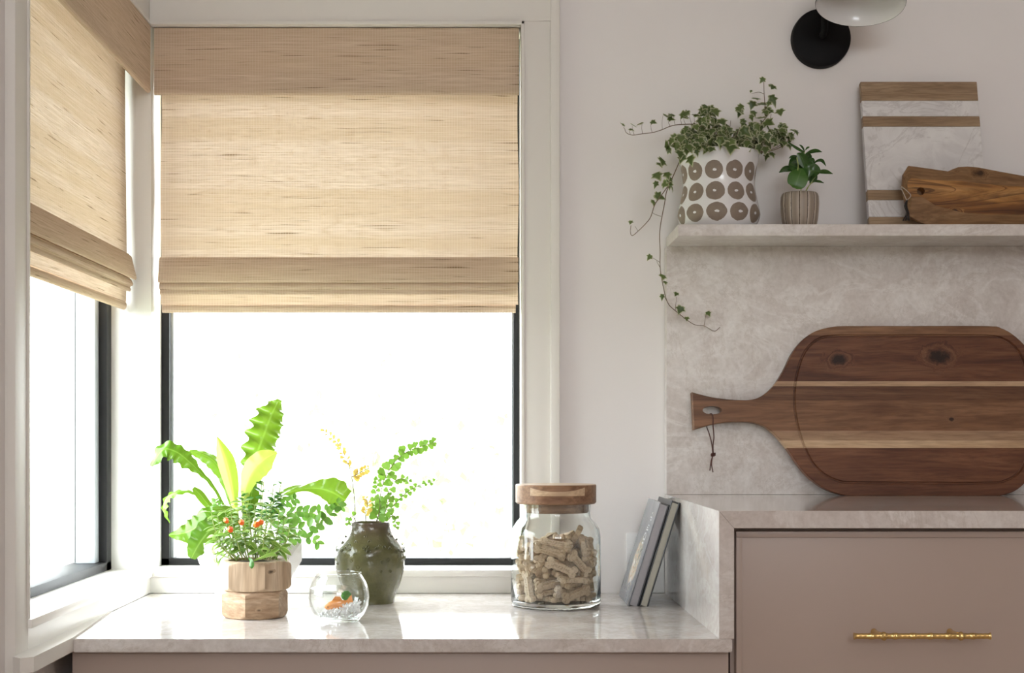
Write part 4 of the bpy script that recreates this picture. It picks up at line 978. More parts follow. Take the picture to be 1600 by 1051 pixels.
big('leaf', [(402, 838, -0.15), (420, 795, -0.15), (448, 772, -0.155), (476, 763, -0.16), (500, 763, -0.165), (521, 769, -0.17), (540, 781, -0.17)], [1.5, 2, 3, 5, 14, 22, 15], ripple=0.2, fold=0.45, tilt=0.15, seedp=13)
big('leaf', [(400, 838, -0.13), (420, 790, -0.12), (440, 770, -0.12), (458, 762, -0.12), (472, 758, -0.12)], [1, 2, 4, 5, 1], tilt=1.0, seedp=14)
big('leaf', [(396, 838, -0.14), (416, 800, -0.13), (436, 784, -0.13), (462, 770, -0.13)], [1, 3, 5, 1], tilt=0.6, seedp=15)
round_me = leaf_mesh('leaf', M_dark, lambda t: 0.34*math.sin(PI*min(1, t*0.96+0.04))**0.7, 0.15, 0.2)
pinna_me = leaf_mesh('leaflet', M_mid, lambda t: 0.33*math.sin(PI*min(1, t*0.93+0.07))**0.65, 0.15, 0.3)
for k in range(13):   # leafy dark stems in the middle
    tx, ty, yy = random.gauss(410, 18), random.uniform(748, 790), random.uniform(-0.24, -0.16)
    path = catmull([P(400+(tx-400)*0.4, 838, yy), P(400+(tx-400)*0.7, 805, yy), P(tx, ty, yy+random.uniform(-.01, .01))], 6)
    bm = bmesh.new(); tube(bm, path, 0.0008, 5); obj('stem', bm, M_gstem, pl, smooth=3.2)
    for j in range(6):
        p, t = at_path(path, 0.45+0.55*j/5.5); u_ = t.orthogonal().normalized(); u_ = Matrix.Rotation(j*1.6+k, 3, t) @ u_
        for sg in (-1, 1): inst('leaf', round_me, pl, frame_matrix(p, rnd_dir(u_*sg + t*0.5, 0.25), rnd_dir(t + Vector((0, -0.4, 0)), 0.3), random.uniform(0.010, 0.016)))
def frond(par, pts, npair, size, me, s0=0.1, r=0.0007, stem=None, angle=0.95, jitter=0.25, taper=0.5, alt=0.0, mat_stem=None):
    """a rachis with leaflets either side, each its own object"""
    path = catmull([P(*p) for p in pts], 6)
    bm = bmesh.new(); tube(bm, path, [r*(1-0.6*i/len(path)) for i in range(len(path))], 5)
    fr_ = obj('frond', bm, mat_stem or M_gstem, par, smooth=3.2)
    for i in range(npair):
        for sd in (-1, 1):
            s = s0 + (1-s0)*(i + (0.5 if sd > 0 else 0)*alt + random.uniform(-.15, .15))/npair
            s = min(max(s, 0.01), 0.995); p, t = at_path(path, s)
            side = t.cross(VIEW).normalized()*sd
            d = (t*math.cos(angle) + side*math.sin(angle)); d = rnd_dir(d, jitter)
            q_ = (s-s0)/(1-s0); sz = size*mpp(pts[0][2])*(1-taper*q_)*random.uniform(0.8, 1.15)
            inst('leaflet', me, fr_, frame_matrix(p, d, rnd_dir((0, -1, 0.35), 0.5), sz))
    return fr_
for pts, npair, sz in (([(402, 842, -0.20), (436, 826, -0.215), (470, 826, -0.215), (500, 816, -0.21), (520, 798, -0.20), (535, 779, -0.19)], 9, 20),
                       ([(402, 842, -0.19), (430, 812, -0.20), (462, 800, -0.20), (490, 802, -0.20), (512, 818, -0.20)], 8, 18),
                       ([(404, 842, -0.20), (440, 838, -0.225), (468, 838, -0.225), (490, 842, -0.22), (500, 852, -0.22)], 6, 17),
                       ([(402, 842, -0.18), (424, 800, -0.18), (448, 784, -0.18), (466, 778, -0.18)], 7, 15),
                       ([(402, 842, -0.17), (440, 810, -0.17), (476, 806, -0.17), (510, 796, -0.17), (548, 792, -0.165)], 9, 15)):
    frond(pl, pts, npair, sz, pinna_me, s0=0.22, taper=0.35)
frond(pl, [(370, 840, -0.20), (352, 812, -0.215), (340, 790, -0.22), (336, 778, -0.22)], 6, 13, pinna_me, s0=0.3)

# ------------------------------------------------------------------ wooden hexagon planter
M_nut = wood('pale_blond_wood', [(0.33, 0.22, 0.135), (0.50, 0.37, 0.25), (0.62, 0.49, 0.36)], 0.7, 0.5, axis='Z', figure=0.8, knots=((tuple(P(424, 893, -0.40)), 0.0026),))
M_nut2 = wood('knotty_blond_wood', [(0.29, 0.175, 0.10), (0.44, 0.30, 0.19), (0.58, 0.44, 0.31)], 0.6, 0.5, axis='X', figure=1.6, knots=((tuple(P(404, 954, -0.405)), 0.0022), (tuple(P(412, 943, -0.405)), 0.0022)))
M_split = plain('dark_split', (0.10, 0.065, 0.04), 0.8)
nx, ny = P(398.5, 900, -0.355).x, -0.355
nutp = thing('hexagon_planter', 'blond wooden planter like two stacked hexagon nuts with an orange-flowered plant', 'potted plant', (nx, ny, ZC))
def nut(bm, cx, cy, R, z0, z1, a0, open_top):
    ap = R*math.cos(PI/6)
    def rh(a):
        q_ = ((a-a0) % (PI/3)) - PI/6; return ap/math.cos(q_)
    hh = z1-z0; zs = [0, 0.0015, 0.003, 0.005, 0.008, 0.012]; zs = zs + [hh/2] + [hh-z for z in zs[::-1]]
    A = [a0 + 2*PI*i/96 for i in range(96)]; rings = []
    for z in zs:
        e = min(z, hh-z); rc_ = ap*0.985 + 1.05*math.sqrt(max(e, 0)*0.004 + e*e*0.35)*1.25
        rings.append([bm.verts.new((cx+min(rh(a), rc_)*math.cos(a), cy+min(rh(a), rc_)*math.sin(a), z0+z)) for a in A])
    if open_top:
        for f, dz in ((0.84, 0), (0.82, -0.012)): rings.append([bm.verts.new((cx+ap*f*math.cos(a), cy+ap*f*math.sin(a), z1+dz)) for a in A])
    for a, b in zip(rings, rings[1:]):
        for i in range(96): bm.faces.new((a[i], a[(i+1) % 96], b[(i+1) % 96], b[i]))
    bm.faces.new(rings[0][::-1]); 
    if not open_top: bm.faces.new(rings[-1])
bm = bmesh.new(); nut(bm, nx+0.0, ny, 0.0535, ZC, ZC+0.0435, math.radians(-98), False); obj('lower_nut', bm, M_nut2, nutp, smooth=0.45)
bm = bmesh.new(); nut(bm, nx+0.0005, ny, 0.0585, ZC+0.0438, ZC+0.0905, math.radians(-66.5), True); obj('upper_nut', bm, M_nut, nutp, smooth=0.45)
a_ = math.radians(-62.5); ap = 0.0585
bm = bmesh.new(); lathe(bm, [(0, 0.003), (0.03, 0.002), (0.0425, -0.002)], (nx, ny, ZC+0.084), 24)
for v in bm.verts: v.co += Vector((0, 0, random.uniform(-.002, .003)))
obj('soil', bm, M_soil, nutp, smooth=3.2)
neml = leaf_mesh('leaf', M_gold_l, lambda t: 0.20*math.sin(PI*min(1, t*0.95+0.05))**0.7, 0.3, 0.45)
tips = [(330, 800), (340, 806), (352, 800), (360, 790), (372, 798), (378, 784), (390, 800), (398, 788), (408, 800), (416, 790), (424, 806), (436, 800), (444, 812), (452, 826), (446, 840), (346, 828), (336, 838), (345, 850), (362, 834), (380, 832), (396, 838), (412, 834), (428, 840), (438, 855), (334, 866), (420, 858), (372, 856), (402, 858)]
nl = 0
for i, (tx, ty) in enumerate(tips):
    bx_, by_ = 398 + (tx-394)*0.55, 874
    yd = -0.355 + random.uniform(-0.03, 0.035); y1 = yd + random.uniform(-0.02, 0.02)
    midp = (bx_*0.5+tx*0.5 + (tx-398)*0.12, (by_+ty)/2 - 4, (yd+y1)/2)
    path = catmull([P(bx_, by_, yd), P(*midp), P(tx, ty, y1)], 6)
    bm = bmesh.new(); tube(bm, path, [0.0011*(1-0.5*k/len(path)) for k in range(len(path))], 5); obj('stem', bm, M_gstem, nutp, smooth=3.2)
    n_ = 5 if ty < 830 else 4
    for k in range(n_):
        s = 0.30 + 0.70*k/(n_-1) if n_ > 1 else 1
        p, t = at_path(path, min(s, 0.99)); a0 = k*PI/2 + random.uniform(-.4, .4)
        u = t.orthogonal().normalized(); v = t.cross(u)
        for q_ in range(2):
            if nl >= 285: break
            dr = (u*math.cos(a0+q_*PI)+v*math.sin(a0+q_*PI))*0.95 + t*0.45
            inst('leaf', neml, nutp, frame_matrix(p, rnd_dir(dr, 0.2), rnd_dir((t*1.0 + Vector((0, -0.5, 0.5))), 0.2), random.uniform(0.016, 0.0235))); nl += 1
# pale curling shoot over the rim, green leaf hanging over the edge
for pts, wd, mt in (([(396, 876, -0.40), (412, 870, -0.415), (424, 866, -0.42), (434, 868, -0.42)], [1, 2.2, 3.4, 0.6], M_gold_l), ([(414, 868, -0.415), (419, 860, -0.42), (415, 856, -0.42), (408, 858, -0.42)], [1, 1.6, 2.2, 0.5], M_gold_l), ([(388, 872, -0.40), (391, 876, -0.415), (393, 883, -0.42), (393, 888, -0.42)], [1, 4, 4.4, 1], M_dark)):
    obj('leaf', blade([P(*p) for p in pts], [w_*mpp(-0.4) for w_ in wd], tilt=0.3), mt, nutp, smooth=3.2, recalc=False)
M_flower = leafmat('orange_petal', (0.85, 0.16, 0.02), (0.92, 0.30, 0.04), 0.3, 0.4)
for fxp, fyp, s in ((353.5, 813, 0.8), (360, 827, 0.95), (377.5, 816, 0.9), (401, 819, 1.0), (408, 815.5, 0.9)):
    p = P(fxp, fyp, -0.405); bm = bmesh.new()
    M = frame_matrix(p, rnd_dir((0.2, -0.7, -0.2), 0.4), (0, 0, 1), 1) @ Matrix.Rotation(-PI/2, 4, 'X')
    r0 = 0.0048*s
    lathe(bm, [(0, -0.009*s), (r0*0.35, -0.0085*s), (r0*0.9, -0.005*s), (r0*1.05, -0.001*s), (r0*0.6, 0.0035*s), (r0*0.8, 0.0055*s), (r0*0.4, 0.0045*s), (0, 0.003*s)], seg=14, M=M, wob=lambda r, z, a: r*(1+0.12*math.cos(5*a)))
    obj('flower', bm, M_flower, nutp, smooth=3.2)

# ------------------------------------------------------------------ green vase with maidenhair
vx, vy = P(578.5, 880, -0.155).x, -0.155
m, nt, b, o = newmat('olive_glaze'); v = coords(nt)
c = ramp(nt, noise(nt, v, 22, 5, 0.6), [(0.35, (0.070, 0.068, 0.026)), (0.6, (0.115, 0.112, 0.045)), (0.8, (0.17, 0.165, 0.08))])
zz = nd(nt, 'SeparateXYZ', {0: v}).outputs[2]
c = mix(nt, nd(nt, 'MapRange', {0: zz, 1: 0.840, 2: 0.874, 3: 0.0, 4: 0.75}).outputs[0], c, (0.085, 0.055, 0.040))
nt.links.new(c, b.inputs['Base Color']); b.inputs['Roughness'].default_value = 0.16; b.inputs['Specular IOR Level'].default_value = 0.6
bump(nt, noise(nt, v, 55, 3), b, 0.35, 0.004)
M_glaze = m
vs_ = thing('green_vase', 'glossy olive green ceramic vase with raised rings holding maidenhair fern', 'potted plant', (vx, vy, ZC))
def vr(z):
    K = [(0, 0.0405), (0.012, 0.0425), (0.035, 0.0515), (0.060, 0.0585), (0.080, 0.0605), (0.094, 0.0585), (0.106, 0.0500), (0.116, 0.0415), (0.125, 0.0355), (0.132, 0.0338), (0.1375, 0.0352)]
    for (a, ra), (c_, rb) in zip(K, K[1:]):
        if a <= z <= c_: t = (z-a)/(c_-a); return ra + (rb-ra)*t
    return K[-1][1]
zs = [0.1375*i/40 for i in range(41)]
sm_r = [sum(vr(min(max(z+dz, 0), 0.1375)) for dz in (-0.006, -0.003, 0, 0.003, 0.006))/5 for z in zs]
prof = [(0, 0.0), (0.037, 0.0)] + list(zip(sm_r, zs)) + [(0.0345, 0.1388), (0.0325, 0.1375), (0.031, 0.128), (0.032, 0.121), (0.036, 0.112)]
bm = bmesh.new(); lathe(bm, prof, (vx, vy, ZC), 64, wob=lambda r, z, a: r*(1 + 0.018*math.sin(2*a+0.6+z*20) + 0.010*math.sin(5*a+z*60)*min(1, r/0.04)))
obj('vase_body', bm, M_glaze, vs_, smooth=1.2)
bm = bmesh.new()
for k in range(90):
    a = random.uniform(0, 2*PI); z = random.choice([random.gauss(0.094, 0.012), random.uniform(0.055, 0.12)]); r = vr(max(0, min(z, 0.137)))*(1 + 0.018*math.sin(2*a+0.6+z*20))
    nrm = Vector((math.cos(a), math.sin(a), 0.25 if z > 0.09 else -0.1)).normalized(); u = nrm.orthogonal().normalized(); v_ = nrm.cross(u)
    c0 = Vector((vx+r*math.cos(a), vy+r*math.sin(a), ZC+z)); R_ = random.uniform(0.0020, 0.0034)
    pts = [c0 + (u*math.cos(t)+v_*math.sin(t))*R_ for t in [2*PI*i/12 for i in range(13)]]
    tube(bm, pts, 0.0008, 5, cap=False)
obj('raised_rings', bm, M_glaze, vs_, smooth=3.2, kind='stuff')
bm = bmesh.new(); lathe(bm, [(0, 0.002), (0.02, 0.001), (0.0325, 0.0)], (vx, vy, ZC+0.1325), 20)
for v in bm.verts: v.co.z += random.uniform(-.0015, .002)
obj('soil', bm, M_soil, vs_, smooth=3.2)
fan = [(0, 0), (0.22, 0.22), (0.46, 0.55), (0.44, 0.82), (0.22, 0.97), (0.0, 0.92), (-0.22, 0.98), (-0.44, 0.82), (-0.46, 0.55), (-0.22, 0.22)]
fan_me = outline_leaf('leaflet', M_maid, fan, 0.06); tan_me = outline_leaf('leaflet', M_tan, [(x*0.72, y) for x, y in fan], 0.06)
kf = dict(jitter=0.35, taper=0.35, alt=1.0, mat_stem=M_stem, r=0.0009)
frond(vs_, [(555, 814, -0.15), (554, 782, -0.15), (549, 742, -0.15), (541, 718, -0.15), (528, 693, -0.15), (504, 669.5, -0.15)], 10, 10, tan_me, s0=0.50, angle=0.7, **kf)
frond(vs_, [(549, 745, -0.15), (556, 742, -0.15), (566, 736, -0.152), (577, 731, -0.155)], 7, 11, tan_me, s0=0.1, angle=1.0, **kf)
frond(vs_, [(592, 814, -0.155), (593, 782, -0.16), (600, 751, -0.16), (613, 727, -0.16), (634.5, 706, -0.16), (659, 697, -0.16), (681, 690.5, -0.16)], 13, 15, fan_me, s0=0.30, angle=0.9, **kf)
frond(vs_, [(592, 814, -0.16), (598, 795, -0.17), (607, 767, -0.175), (619, 750, -0.175), (630, 748, -0.175), (640, 752, -0.175)], 7, 11, fan_me, s0=0.2, angle=0.9, **kf)
frond(vs_, [(594, 814, -0.16), (616, 788, -0.15), (634.5, 770, -0.145), (656, 757.5, -0.14), (683, 750.5, -0.14)], 9, 9, fan_me, s0=0.15, angle=0.8, **kf)
frond(vs_, [(572, 814, -0.16), (571, 800, -0.175), (575, 788, -0.18), (570, 774, -0.18)], 6, 10, tan_me, s0=0.2, angle=0.9, **kf)
frond(vs_, [(604, 814, -0.16), (614, 805, -0.18), (618, 814, -0.185), (619, 826, -0.185)], 4, 9, fan_me, s0=0.2, angle=0.9, **kf)
frond(vs_, [(590, 814, -0.155), (586, 790, -0.16), (588, 765, -0.165), (592, 745, -0.165)], 7, 11, fan_me, s0=0.15, angle=1.0, **kf)
frond(vs_, [(596, 814, -0.165), (602, 800, -0.18), (606, 785, -0.19), (612, 772, -0.19)], 6, 13, fan_me, s0=0.1, angle=1.0, **kf)
frond(vs_, [(588, 814, -0.165), (592, 802, -0.19), (594, 790, -0.20), (592, 776, -0.20)], 5, 14, fan_me, s0=0.1, angle=1.1, **kf)
frond(vs_, [(556, 814, -0.15), (550, 806, -0.15), (544, 814, -0.15), (548, 822, -0.155)], 3, 9, fan_me, s0=0.3, angle=1.0, **kf)

# ------------------------------------------------------------------ patterned pot of ivy on the shelf
px_, py_ = P(1123, 300, -0.088).x, -0.088
m, nt, b, o = newmat('dotted_glaze')
uv = nd(nt, 'SeparateXYZ', {0: nd(nt, 'TexCoord').outputs['UV']}); u, v = uv.outputs[0], uv.outputs[1]
NC = 11.0
row = mth(nt, 'DIVIDE', mth(nt, 'SUBTRACT', v, 0.0065), 0.0365)
rid = mth(nt, 'FLOOR', row); fv = mth(nt, 'SUBTRACT', mth(nt, 'FRACT', row), 0.5)
uu = mth(nt, 'ADD', mth(nt, 'MULTIPLY', u, NC), mth(nt, 'ADD', mth(nt, 'MULTIPLY', rid, 0.07), 0.62))
cid = mth(nt, 'FLOOR', uu); fu = mth(nt, 'SUBTRACT', mth(nt, 'FRACT', uu), 0.5)
wn = nd(nt, 'TexWhiteNoise', {0: nd(nt, 'CombineXYZ', {0: cid, 1: rid, 2: 0.0}).outputs[0]}, noise_dimensions='3D').outputs[0]
nz = noise(nt, coords(nt), 90, 3)
d = mth(nt, 'SQRT', mth(nt, 'ADD', mth(nt, 'MULTIPLY', fu, fu), mth(nt, 'MULTIPLY', fv, fv)))
d1 = mth(nt, 'ADD', d, mth(nt, 'ADD', mth(nt, 'MULTIPLY', mth(nt, 'SUBTRACT', nz, 0.5), 0.09), mth(nt, 'MULTIPLY', wn, 0.03)))
inrows = mth(nt, 'MULTIPLY', mth(nt, 'GREATER_THAN', row, 0.0), mth(nt, 'LESS_THAN', row, 3.0))
disc = mth(nt, 'MULTIPLY', mth(nt, 'LESS_THAN', d1, 0.455), inrows)
fu2 = mth(nt, 'SUBTRACT', fu, mth(nt, 'MULTIPLY', mth(nt, 'SUBTRACT', wn, 0.5), 0.12))
d2 = mth(nt, 'ADD', mth(nt, 'SQRT', mth(nt, 'ADD', mth(nt, 'MULTIPLY', fu2, fu2), mth(nt, 'MULTIPLY', fv, mth(nt, 'MULTIPLY', fv, 2.0)))), mth(nt, 'MULTIPLY', mth(nt, 'SUBTRACT', noise(nt, coords(nt), 160, 2), 0.5), 0.14))
disc = mth(nt, 'MULTIPLY', disc, mth(nt, 'GREATER_THAN', d2, 0.09))
c = mix(nt, disc, (0.76, 0.76, 0.77), mix(nt, noise(nt, coords(nt), 120, 4), (0.20, 0.155, 0.12), (0.27, 0.215, 0.17)))
nt.links.new(c, b.inputs['Base Color'])
nt.links.new(mth(nt, 'ADD', mth(nt, 'MULTIPLY', disc, 0.45), 0.14), b.inputs['Roughness'])
bump(nt, mth(nt, 'SUBTRACT', 1.0, disc), b, 0.4, 0.0008)
M_dots = m
iv_ = thing('potted_ivy', 'white ceramic pot patterned with brown dots, trailing variegated ivy, on the shelf end', 'potted plant', (px_, py_, 1.3912))
K = [(0.0575, 0.0), (0.0600, 0.002), (0.0680, 0.012), (0.0722, 0.024), (0.0718, 0.034), (0.0675, 0.052), (0.0640, 0.070), (0.0632, 0.084), (0.0645, 0.098), (0.0668, 0.112), (0.0697, 0.126), (0.0710, 0.1345)]
K2 = catmull([(r, 0, z) for r, z in K], 4); prof = [(0, 0.0)] + [(p.x, p.z) for p in K2] + [(0.0704, 0.1362), (0.0692, 0.1355), (0.0655, 0.118), (0.061, 0.09)]
bm = bmesh.new(); lathe(bm, prof, (px_, py_, 1.3912), 96, uv=True); obj('pot', bm, M_dots, iv_, smooth=1.0)
bm = bmesh.new(); lathe(bm, [(0, 0.004), (0.03, 0.002), (0.0655, 0.0)], (px_, py_, 1.3912+0.119), 24)
for v in bm.verts: v.co.z += random.uniform(-.002, .002)
obj('soil', bm, M_soil, iv_, smooth=3.2)
ivl = [(0.0, 0.0), (0.16, -0.05), (0.34, 0.02), (0.30, 0.16), (0.52, 0.36), (0.26, 0.46), (0.20, 0.60), (0.0, 1.0), (-0.20, 0.60), (-0.26, 0.46), (-0.52, 0.36), (-0.30, 0.16), (-0.34, 0.02), (-0.16, -0.05)]
ivy_me = [outline_leaf('ivy_leaf', M_ivy, ivl, 0.10), outline_leaf('ivy_leaf', M_ivy, [(x*0.8, y) for x, y in ivl], 0.22), outline_leaf('ivy_leaf', M_ivy, [(x*1.1, y*0.95) for x, y in ivl], -0.08)]
def vine(pts, r=0.0009, nm='vine', mat=None):
    path = catmull([P(*p) for p in pts], 6); bm = bmesh.new()
    tube(bm, path, [r*(1-0.45*k/len(path)) for k in range(len(path))], 6); obj(nm, bm, mat or M_stem, iv_, smooth=3.2); return path
def ivy_leaf(px, py, y, size, up=None, face=None):
    inst('ivy_leaf', random.choice(ivy_me), iv_, frame_matrix(P(px, py, y), rnd_dir(up or (0, -0.2, -0.6), 0.75), rnd_dir(face or (0, -1, 0.5), 0.55), 1.3*size*mpp(y)*random.uniform(0.85, 1.15)))
YB = -0.088
pA = vine([(1090, 236, -0.11), (1072, 233, -0.150), (1062, 252, -0.165), (1054, 270, -0.168), (1042, 298, -0.165), (1038.5, 317, -0.165), (1031, 360, -0.165), (1031.5, 394, -0.16), (1031.5, 418, -0.155), (1036, 446, -0.14), (1043, 472, -0.11), (1056, 486, -0.08), (1083, 506, -0.05), (1100, 509, -0.04), (1116, 517, -0.035), (1125, 511, -0.035)], 0.0010)
for px, py, y, s in ((1017, 402, -0.158, 10), (1036, 432, -0.15, 14), (1035, 463, -0.13, 9), (1058, 461, -0.09, 9), (1065, 482, -0.075, 14), (1105, 490, -0.045, 10), (1073, 499, -0.06, 8), (1039, 442, -0.14, 8)): ivy_leaf(px, py-4, y, s)
for a, b2 in (((1031.5, 410, -0.155), (1019, 402, -0.158)), ((1031.5, 418, -0.155), (1026, 408, -0.157)), ((1043, 472, -0.11), (1037, 462, -0.13)), ((1055, 485, -0.08), (1057, 463, -0.09)), ((1100, 509, -0.04), (1103, 492, -0.045)), ((1060, 490, -0.075), (1065, 482, -0.075))): vine([a, b2], 0.0005, 'petiole')
vine([(1050, 281, -0.167), (1038.5, 298, -0.17), (1024, 318, -0.172), (1017, 338, -0.172), (1010, 348, -0.172), (998, 360, -0.172), (988, 368, -0.172), (985, 362, -0.172), (986, 352, -0.172)], 0.0009)
vine([(1033, 338, -0.166), (1024, 335, -0.17), (1019, 332, -0.171)], 0.0005, 'petiole'); vine([(997, 361, -0.172), (992, 353, -0.172)], 0.0004, 'petiole')
for px, py, s in ((986, 350, 8), (1024, 308, 15), (1021, 316, 12), (1036, 252, 19), (1030, 258, 13), (1041, 272, 15), (1048, 281, 13), (1046, 288, 13), (1050, 294, 10), (1024, 274, 15), (1032, 277, 12), (1026, 288, 12), (1036, 290, 12), (1038, 229, 16), (1046, 235, 15), (1056, 227, 15), (1050, 220, 13), (1068, 246, 15), (1077, 248, 14), (1062, 240, 14)): ivy_leaf(px, py-5, -0.168, s)
pC = vine([(1105, 215, -0.10), (1093, 196, -0.12), (1065, 194.5, -0.13), (1048, 197, -0.132), (1033.7, 202.8, -0.134), (1019.5, 207, -0.135), (1002.8, 209, -0.136), (988.5, 211, -0.136), (979, 207.5, -0.136), (976, 201, -0.136)], 0.0009)
for (bx0, by0), (tx, ty), s in (((991, 210.5), (988, 196), 10), ((1004, 208.7), (1003.5, 191.5), 10), ((1019, 207), (1017, 191), 10), ((1035, 202), (1036, 180), 16), ((1047, 197), (1044, 186), 11), ((1055, 195.5), (1053, 179), 12), ((1065, 194.5), (1063.5, 177), 13), ((1071, 194), (1068, 180), 10), ((1081, 194.5), (1077, 175.5), 14), ((1087, 195), (1085, 180), 11), ((1093, 196), (1090, 179.5), 12), ((976, 201), (975.5, 198), 7), ((985, 210), (984, 201), 8)):
    vine([(bx0, by0, -0.134), ((bx0+tx)/2-1, (by0+ty)/2, -0.135), (tx, ty, -0.136)], 0.0004, 'petiole')
    ivy_leaf(tx+random.uniform(-1, 1), ty-1, -0.137, s, (random.choice((-1, 1)), -0.3, -0.15), (0, -0.55, 0.9))
pD = vine([(1165, 236, -0.09), (1176, 215, -0.09), (1188, 196, -0.09), (1197, 181, -0.09), (1195.5, 167, -0.09), (1194, 146, -0.09), (1193.5, 128, -0.09)], 0.0010)
vine([(1194, 147, -0.09), (1186, 144, -0.09), (1174, 146, -0.09)], 0.0005); vine([(1190, 193, -0.09), (1202, 190, -0.09), (1205, 178, -0.09)], 0.0008)
for px, py, s in ((1194, 126, 10), (1203, 135, 9), (1209, 139, 10), (1206, 152, 20), (1203, 162, 12), (1218, 176, 12), (1180, 157, 13), (1177, 163, 11), (1187, 167, 14), (1200, 172, 14), (1204, 176, 13), (1195, 178, 12), (1176, 176, 12), (1160, 168, 13), (1152, 170, 12), (1158, 176, 11), (1174, 145, 5)): ivy_leaf(px, py-5, -0.092+random.uniform(-.01, .01), s)
vine([(1170, 238, -0.09), (1188, 238, -0.10), (1207, 235, -0.08), (1224, 227, -0.065), (1236, 214, -0.06), (1243, 206, -0.06)], 0.0010)
vine([(1180, 236, -0.09), (1196, 236, -0.085), (1216, 229, -0.07), (1230, 215, -0.065)], 0.0008)
for k in range(30):
    a = random.uniform(0, 2*PI); r = math.sqrt(random.random()); ivy_leaf(1222+19*r*math.cos(a), 209+17*r*math.sin(a), -0.062+random.uniform(-.018, .018), random.uniform(9, 14))
for px, py, s in ((1205, 240, 14), (1198, 243, 11), (1244, 207, 8), (1238, 216, 10)): ivy_leaf(px, py-4, -0.07, s)
for (cx, cy, rx, ry, n_, y0, y1) in ((1110, 205, 34, 22, 34, -0.15, -0.06), (1078, 218, 24, 14, 20, -0.16, -0.08), (1178, 205, 32, 24, 34, -0.13, -0.04), (1140, 213, 26, 16, 24, -0.12, -0.04), (1108, 176, 9, 14, 12, -0.11, -0.08), (1095, 232, 26, 8, 12, -0.165, -0.15), (1136, 216, 16, 16, 18, -0.165, -0.14), (1180, 222, 30, 14, 26, -0.15, -0.05), (1090, 212, 36, 16, 22, -0.15, -0.06)):
    for k in range(n_):
        a = random.uniform(0, 2*PI); r = math.sqrt(random.random()); ivy_leaf(cx+rx*r*math.cos(a), cy+ry*r*math.sin(a)-4, random.uniform(y0, y1), random.uniform(9, 16))
for px, py, s in ((1141, 230, 20), (1146, 224, 18), (1110, 226, 16), (1126, 220, 18), (1070, 225, 15), (1158, 207, 18)): ivy_leaf(px, py-8, -0.166, s, (0.1, -0.3, -1), (0, -1, 0.3))
for k in range(14):
    tx = random.uniform(1085, 1215); ty = random.uniform(180, 215)
    vine([(1123+(tx-1123)*0.5, 238, -0.09), (1123+(tx-1123)*0.8, 220, -0.09), (tx, ty, random.uniform(-0.13, -0.06))], 0.0008)

# ------------------------------------------------------------------ small ribbed pot
qx, qy = P(1249.5, 320, -0.122).x, -0.122
m, nt, b, o = newmat('ribbed_glaze'); v = coords(nt)
at = nd(nt, 'TexCoord').outputs['UV']; uu = nd(nt, 'SeparateXYZ', {0: at}).outputs[0]
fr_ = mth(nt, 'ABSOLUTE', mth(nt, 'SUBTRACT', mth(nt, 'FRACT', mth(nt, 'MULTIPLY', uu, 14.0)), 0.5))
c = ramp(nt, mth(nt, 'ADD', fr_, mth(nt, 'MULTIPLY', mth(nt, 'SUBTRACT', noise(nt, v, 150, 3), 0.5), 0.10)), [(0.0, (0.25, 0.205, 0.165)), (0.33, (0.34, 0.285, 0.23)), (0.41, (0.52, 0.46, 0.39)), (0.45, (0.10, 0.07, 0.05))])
nt.links.new(c, b.inputs['Base Color']); b.inputs['Roughness'].default_value = 0.4
sp = thing('ribbed_pot_plant', 'small ribbed beige pot with a dark glossy leafed plant, middle of the shelf', 'potted plant', (qx, qy, 1.3912))
prof = [(0, 0.0), (0.0270, 0.0), (0.0288, 0.003), (0.0312, 0.014), (0.0328, 0.030), (0.0333, 0.044), (0.0328, 0.054), (0.0308, 0.0595), (0.0290, 0.0608), (0.0275, 0.0600), (0.027, 0.050)]
bm = bmesh.new(); lathe(bm, prof, (qx, qy, 1.3912), 112, uv=True, wob=lambda r, z, a: r*(1 - (0.045*max(0, abs(((a*14/(2*PI)) % 1)-0.5)*2-0.72)/0.28 if 0.001 < z < 0.0605 and r > 0.0265 else 0)))
obj('pot', bm, m, sp, smooth=0.9)
bm = bmesh.new(); lathe(bm, [(0, 0.0), (0.0275, 0.0)], (qx, qy, 1.3912+0.054), 20); obj('soil', bm, M_soil, sp)
def sz(zx, zy): return (1190+zx/7.007, 210+zy/7.007)
def spl(pts, wd, y=-0.122, mat=None, nm='leaf', **k):
    p3 = [P(*sz(p[0], p[1]), y + (p[2] if len(p) > 2 else 0)) for p in pts]
    obj(nm, blade(p3, [w_/7.007*mpp(y) for w_ in wd], **k), mat or M_gloss, sp, smooth=3.2, recalc=False)
M_gloss2 = leafmat('bright_front_leaf', (0.05, 0.14, 0.02), (0.065, 0.17, 0.025), 0.25, 0.35, 0.25)
spl([(435, 372, -0.028), (415, 430, -0.034), (392, 500, -0.036), (372, 560, -0.036), (360, 588, -0.034)], [20, 95, 108, 85, 25], mat=M_gloss2, tilt=0.15, fold=0.12, seedp=30)
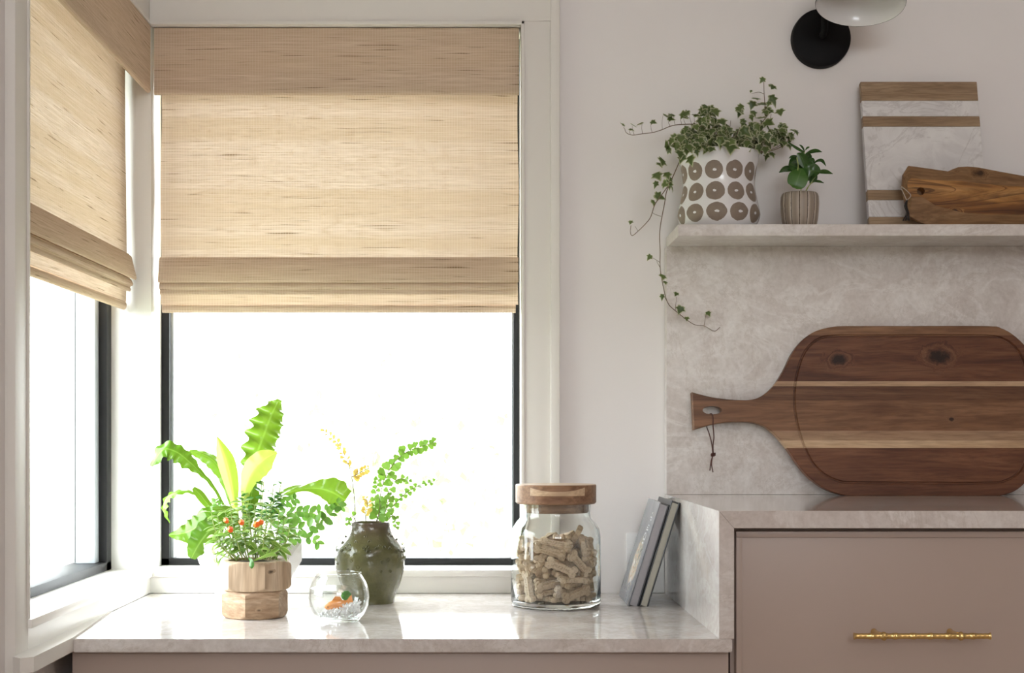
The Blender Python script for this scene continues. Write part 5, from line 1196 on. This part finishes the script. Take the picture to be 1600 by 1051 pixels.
for i, (pts, wd, tl) in enumerate((([(400, 420), (330, 375), (260, 375), (190, 418)], [8, 34, 38, 3], 0.4), ([(600, 420), (650, 408), (710, 410), (782, 432)], [5, 22, 24, 2], 0.5), ([(560, 330), (605, 292), (660, 287), (706, 348)], [4, 14, 20, 2], 0.7),
    ([(480, 215), (540, 190), (600, 180), (662, 192)], [8, 22, 22, 3], 0.6), ([(475, 200), (455, 150), (435, 125), (410, 112)], [4, 14, 14, 2], 0.5), ([(478, 175), (495, 152), (510, 143), (527, 138)], [4, 12, 12, 2], 0.7),
    ([(465, 195), (390, 150), (340, 118), (288, 80)], [14, 20, 14, 8], 0.4), ([(400, 240), (365, 232), (330, 240), (298, 262)], [4, 14, 16, 3], 0.6), ([(540, 530), (580, 512), (630, 515), (684, 532)], [4, 14, 16, 2], 0.7),
    ([(470, 380, 0.01), (420, 300, 0.0), (360, 290, 0.0), (296, 340, 0.0)], [20, 60, 60, 6], 0.3), ([(470, 360, -0.02), (455, 290, -0.02), (430, 240, -0.02), (390, 205, -0.02)], [15, 70, 62, 8], 0.2), ([(480, 420, 0.0), (530, 340, 0.0), (560, 290, 0.0), (585, 285, 0.0)], [20, 55, 48, 5], -0.2),
    ([(500, 440, -0.015), (560, 400, -0.02), (610, 400, -0.02), (650, 408, -0.02)], [20, 75, 60, 6], 0.2), ([(500, 500, 0.0), (540, 450, 0.0), (560, 480, 0.0), (530, 540, 0.0)], [15, 50, 50, 6], 0.2), ([(470, 330, 0.02), (500, 270, 0.02), (510, 230, 0.02), (500, 200, 0.02)], [20, 50, 45, 6], 0.2),
    ([(440, 420, 0.0), (380, 360, -0.01), (330, 340, -0.01), (300, 330, -0.01)], [20, 62, 50, 8], 0.5), ([(470, 300, -0.01), (500, 330, -0.02), (520, 400, -0.02), (510, 470, -0.02)], [20, 60, 60, 8], 0.2))):
    spl(pts, wd, tilt=tl, fold=0.25, seedp=40+i)
for pts in ([(430, 640), (440, 500), (455, 330), (470, 190)], [(480, 640), (520, 560), (600, 450), (640, 412)], [(470, 640), (510, 570), (560, 520)], [(395, 420, -0.03), (400, 330, -0.03), (385, 250, -0.03)]):
    bm = bmesh.new(); tube(bm, catmull([P(*sz(p[0], p[1]), -0.122+(p[2] if len(p) > 2 else 0)) for p in pts], 5), 0.0008, 5); obj('stem', bm, M_gstem, sp, smooth=3.2)
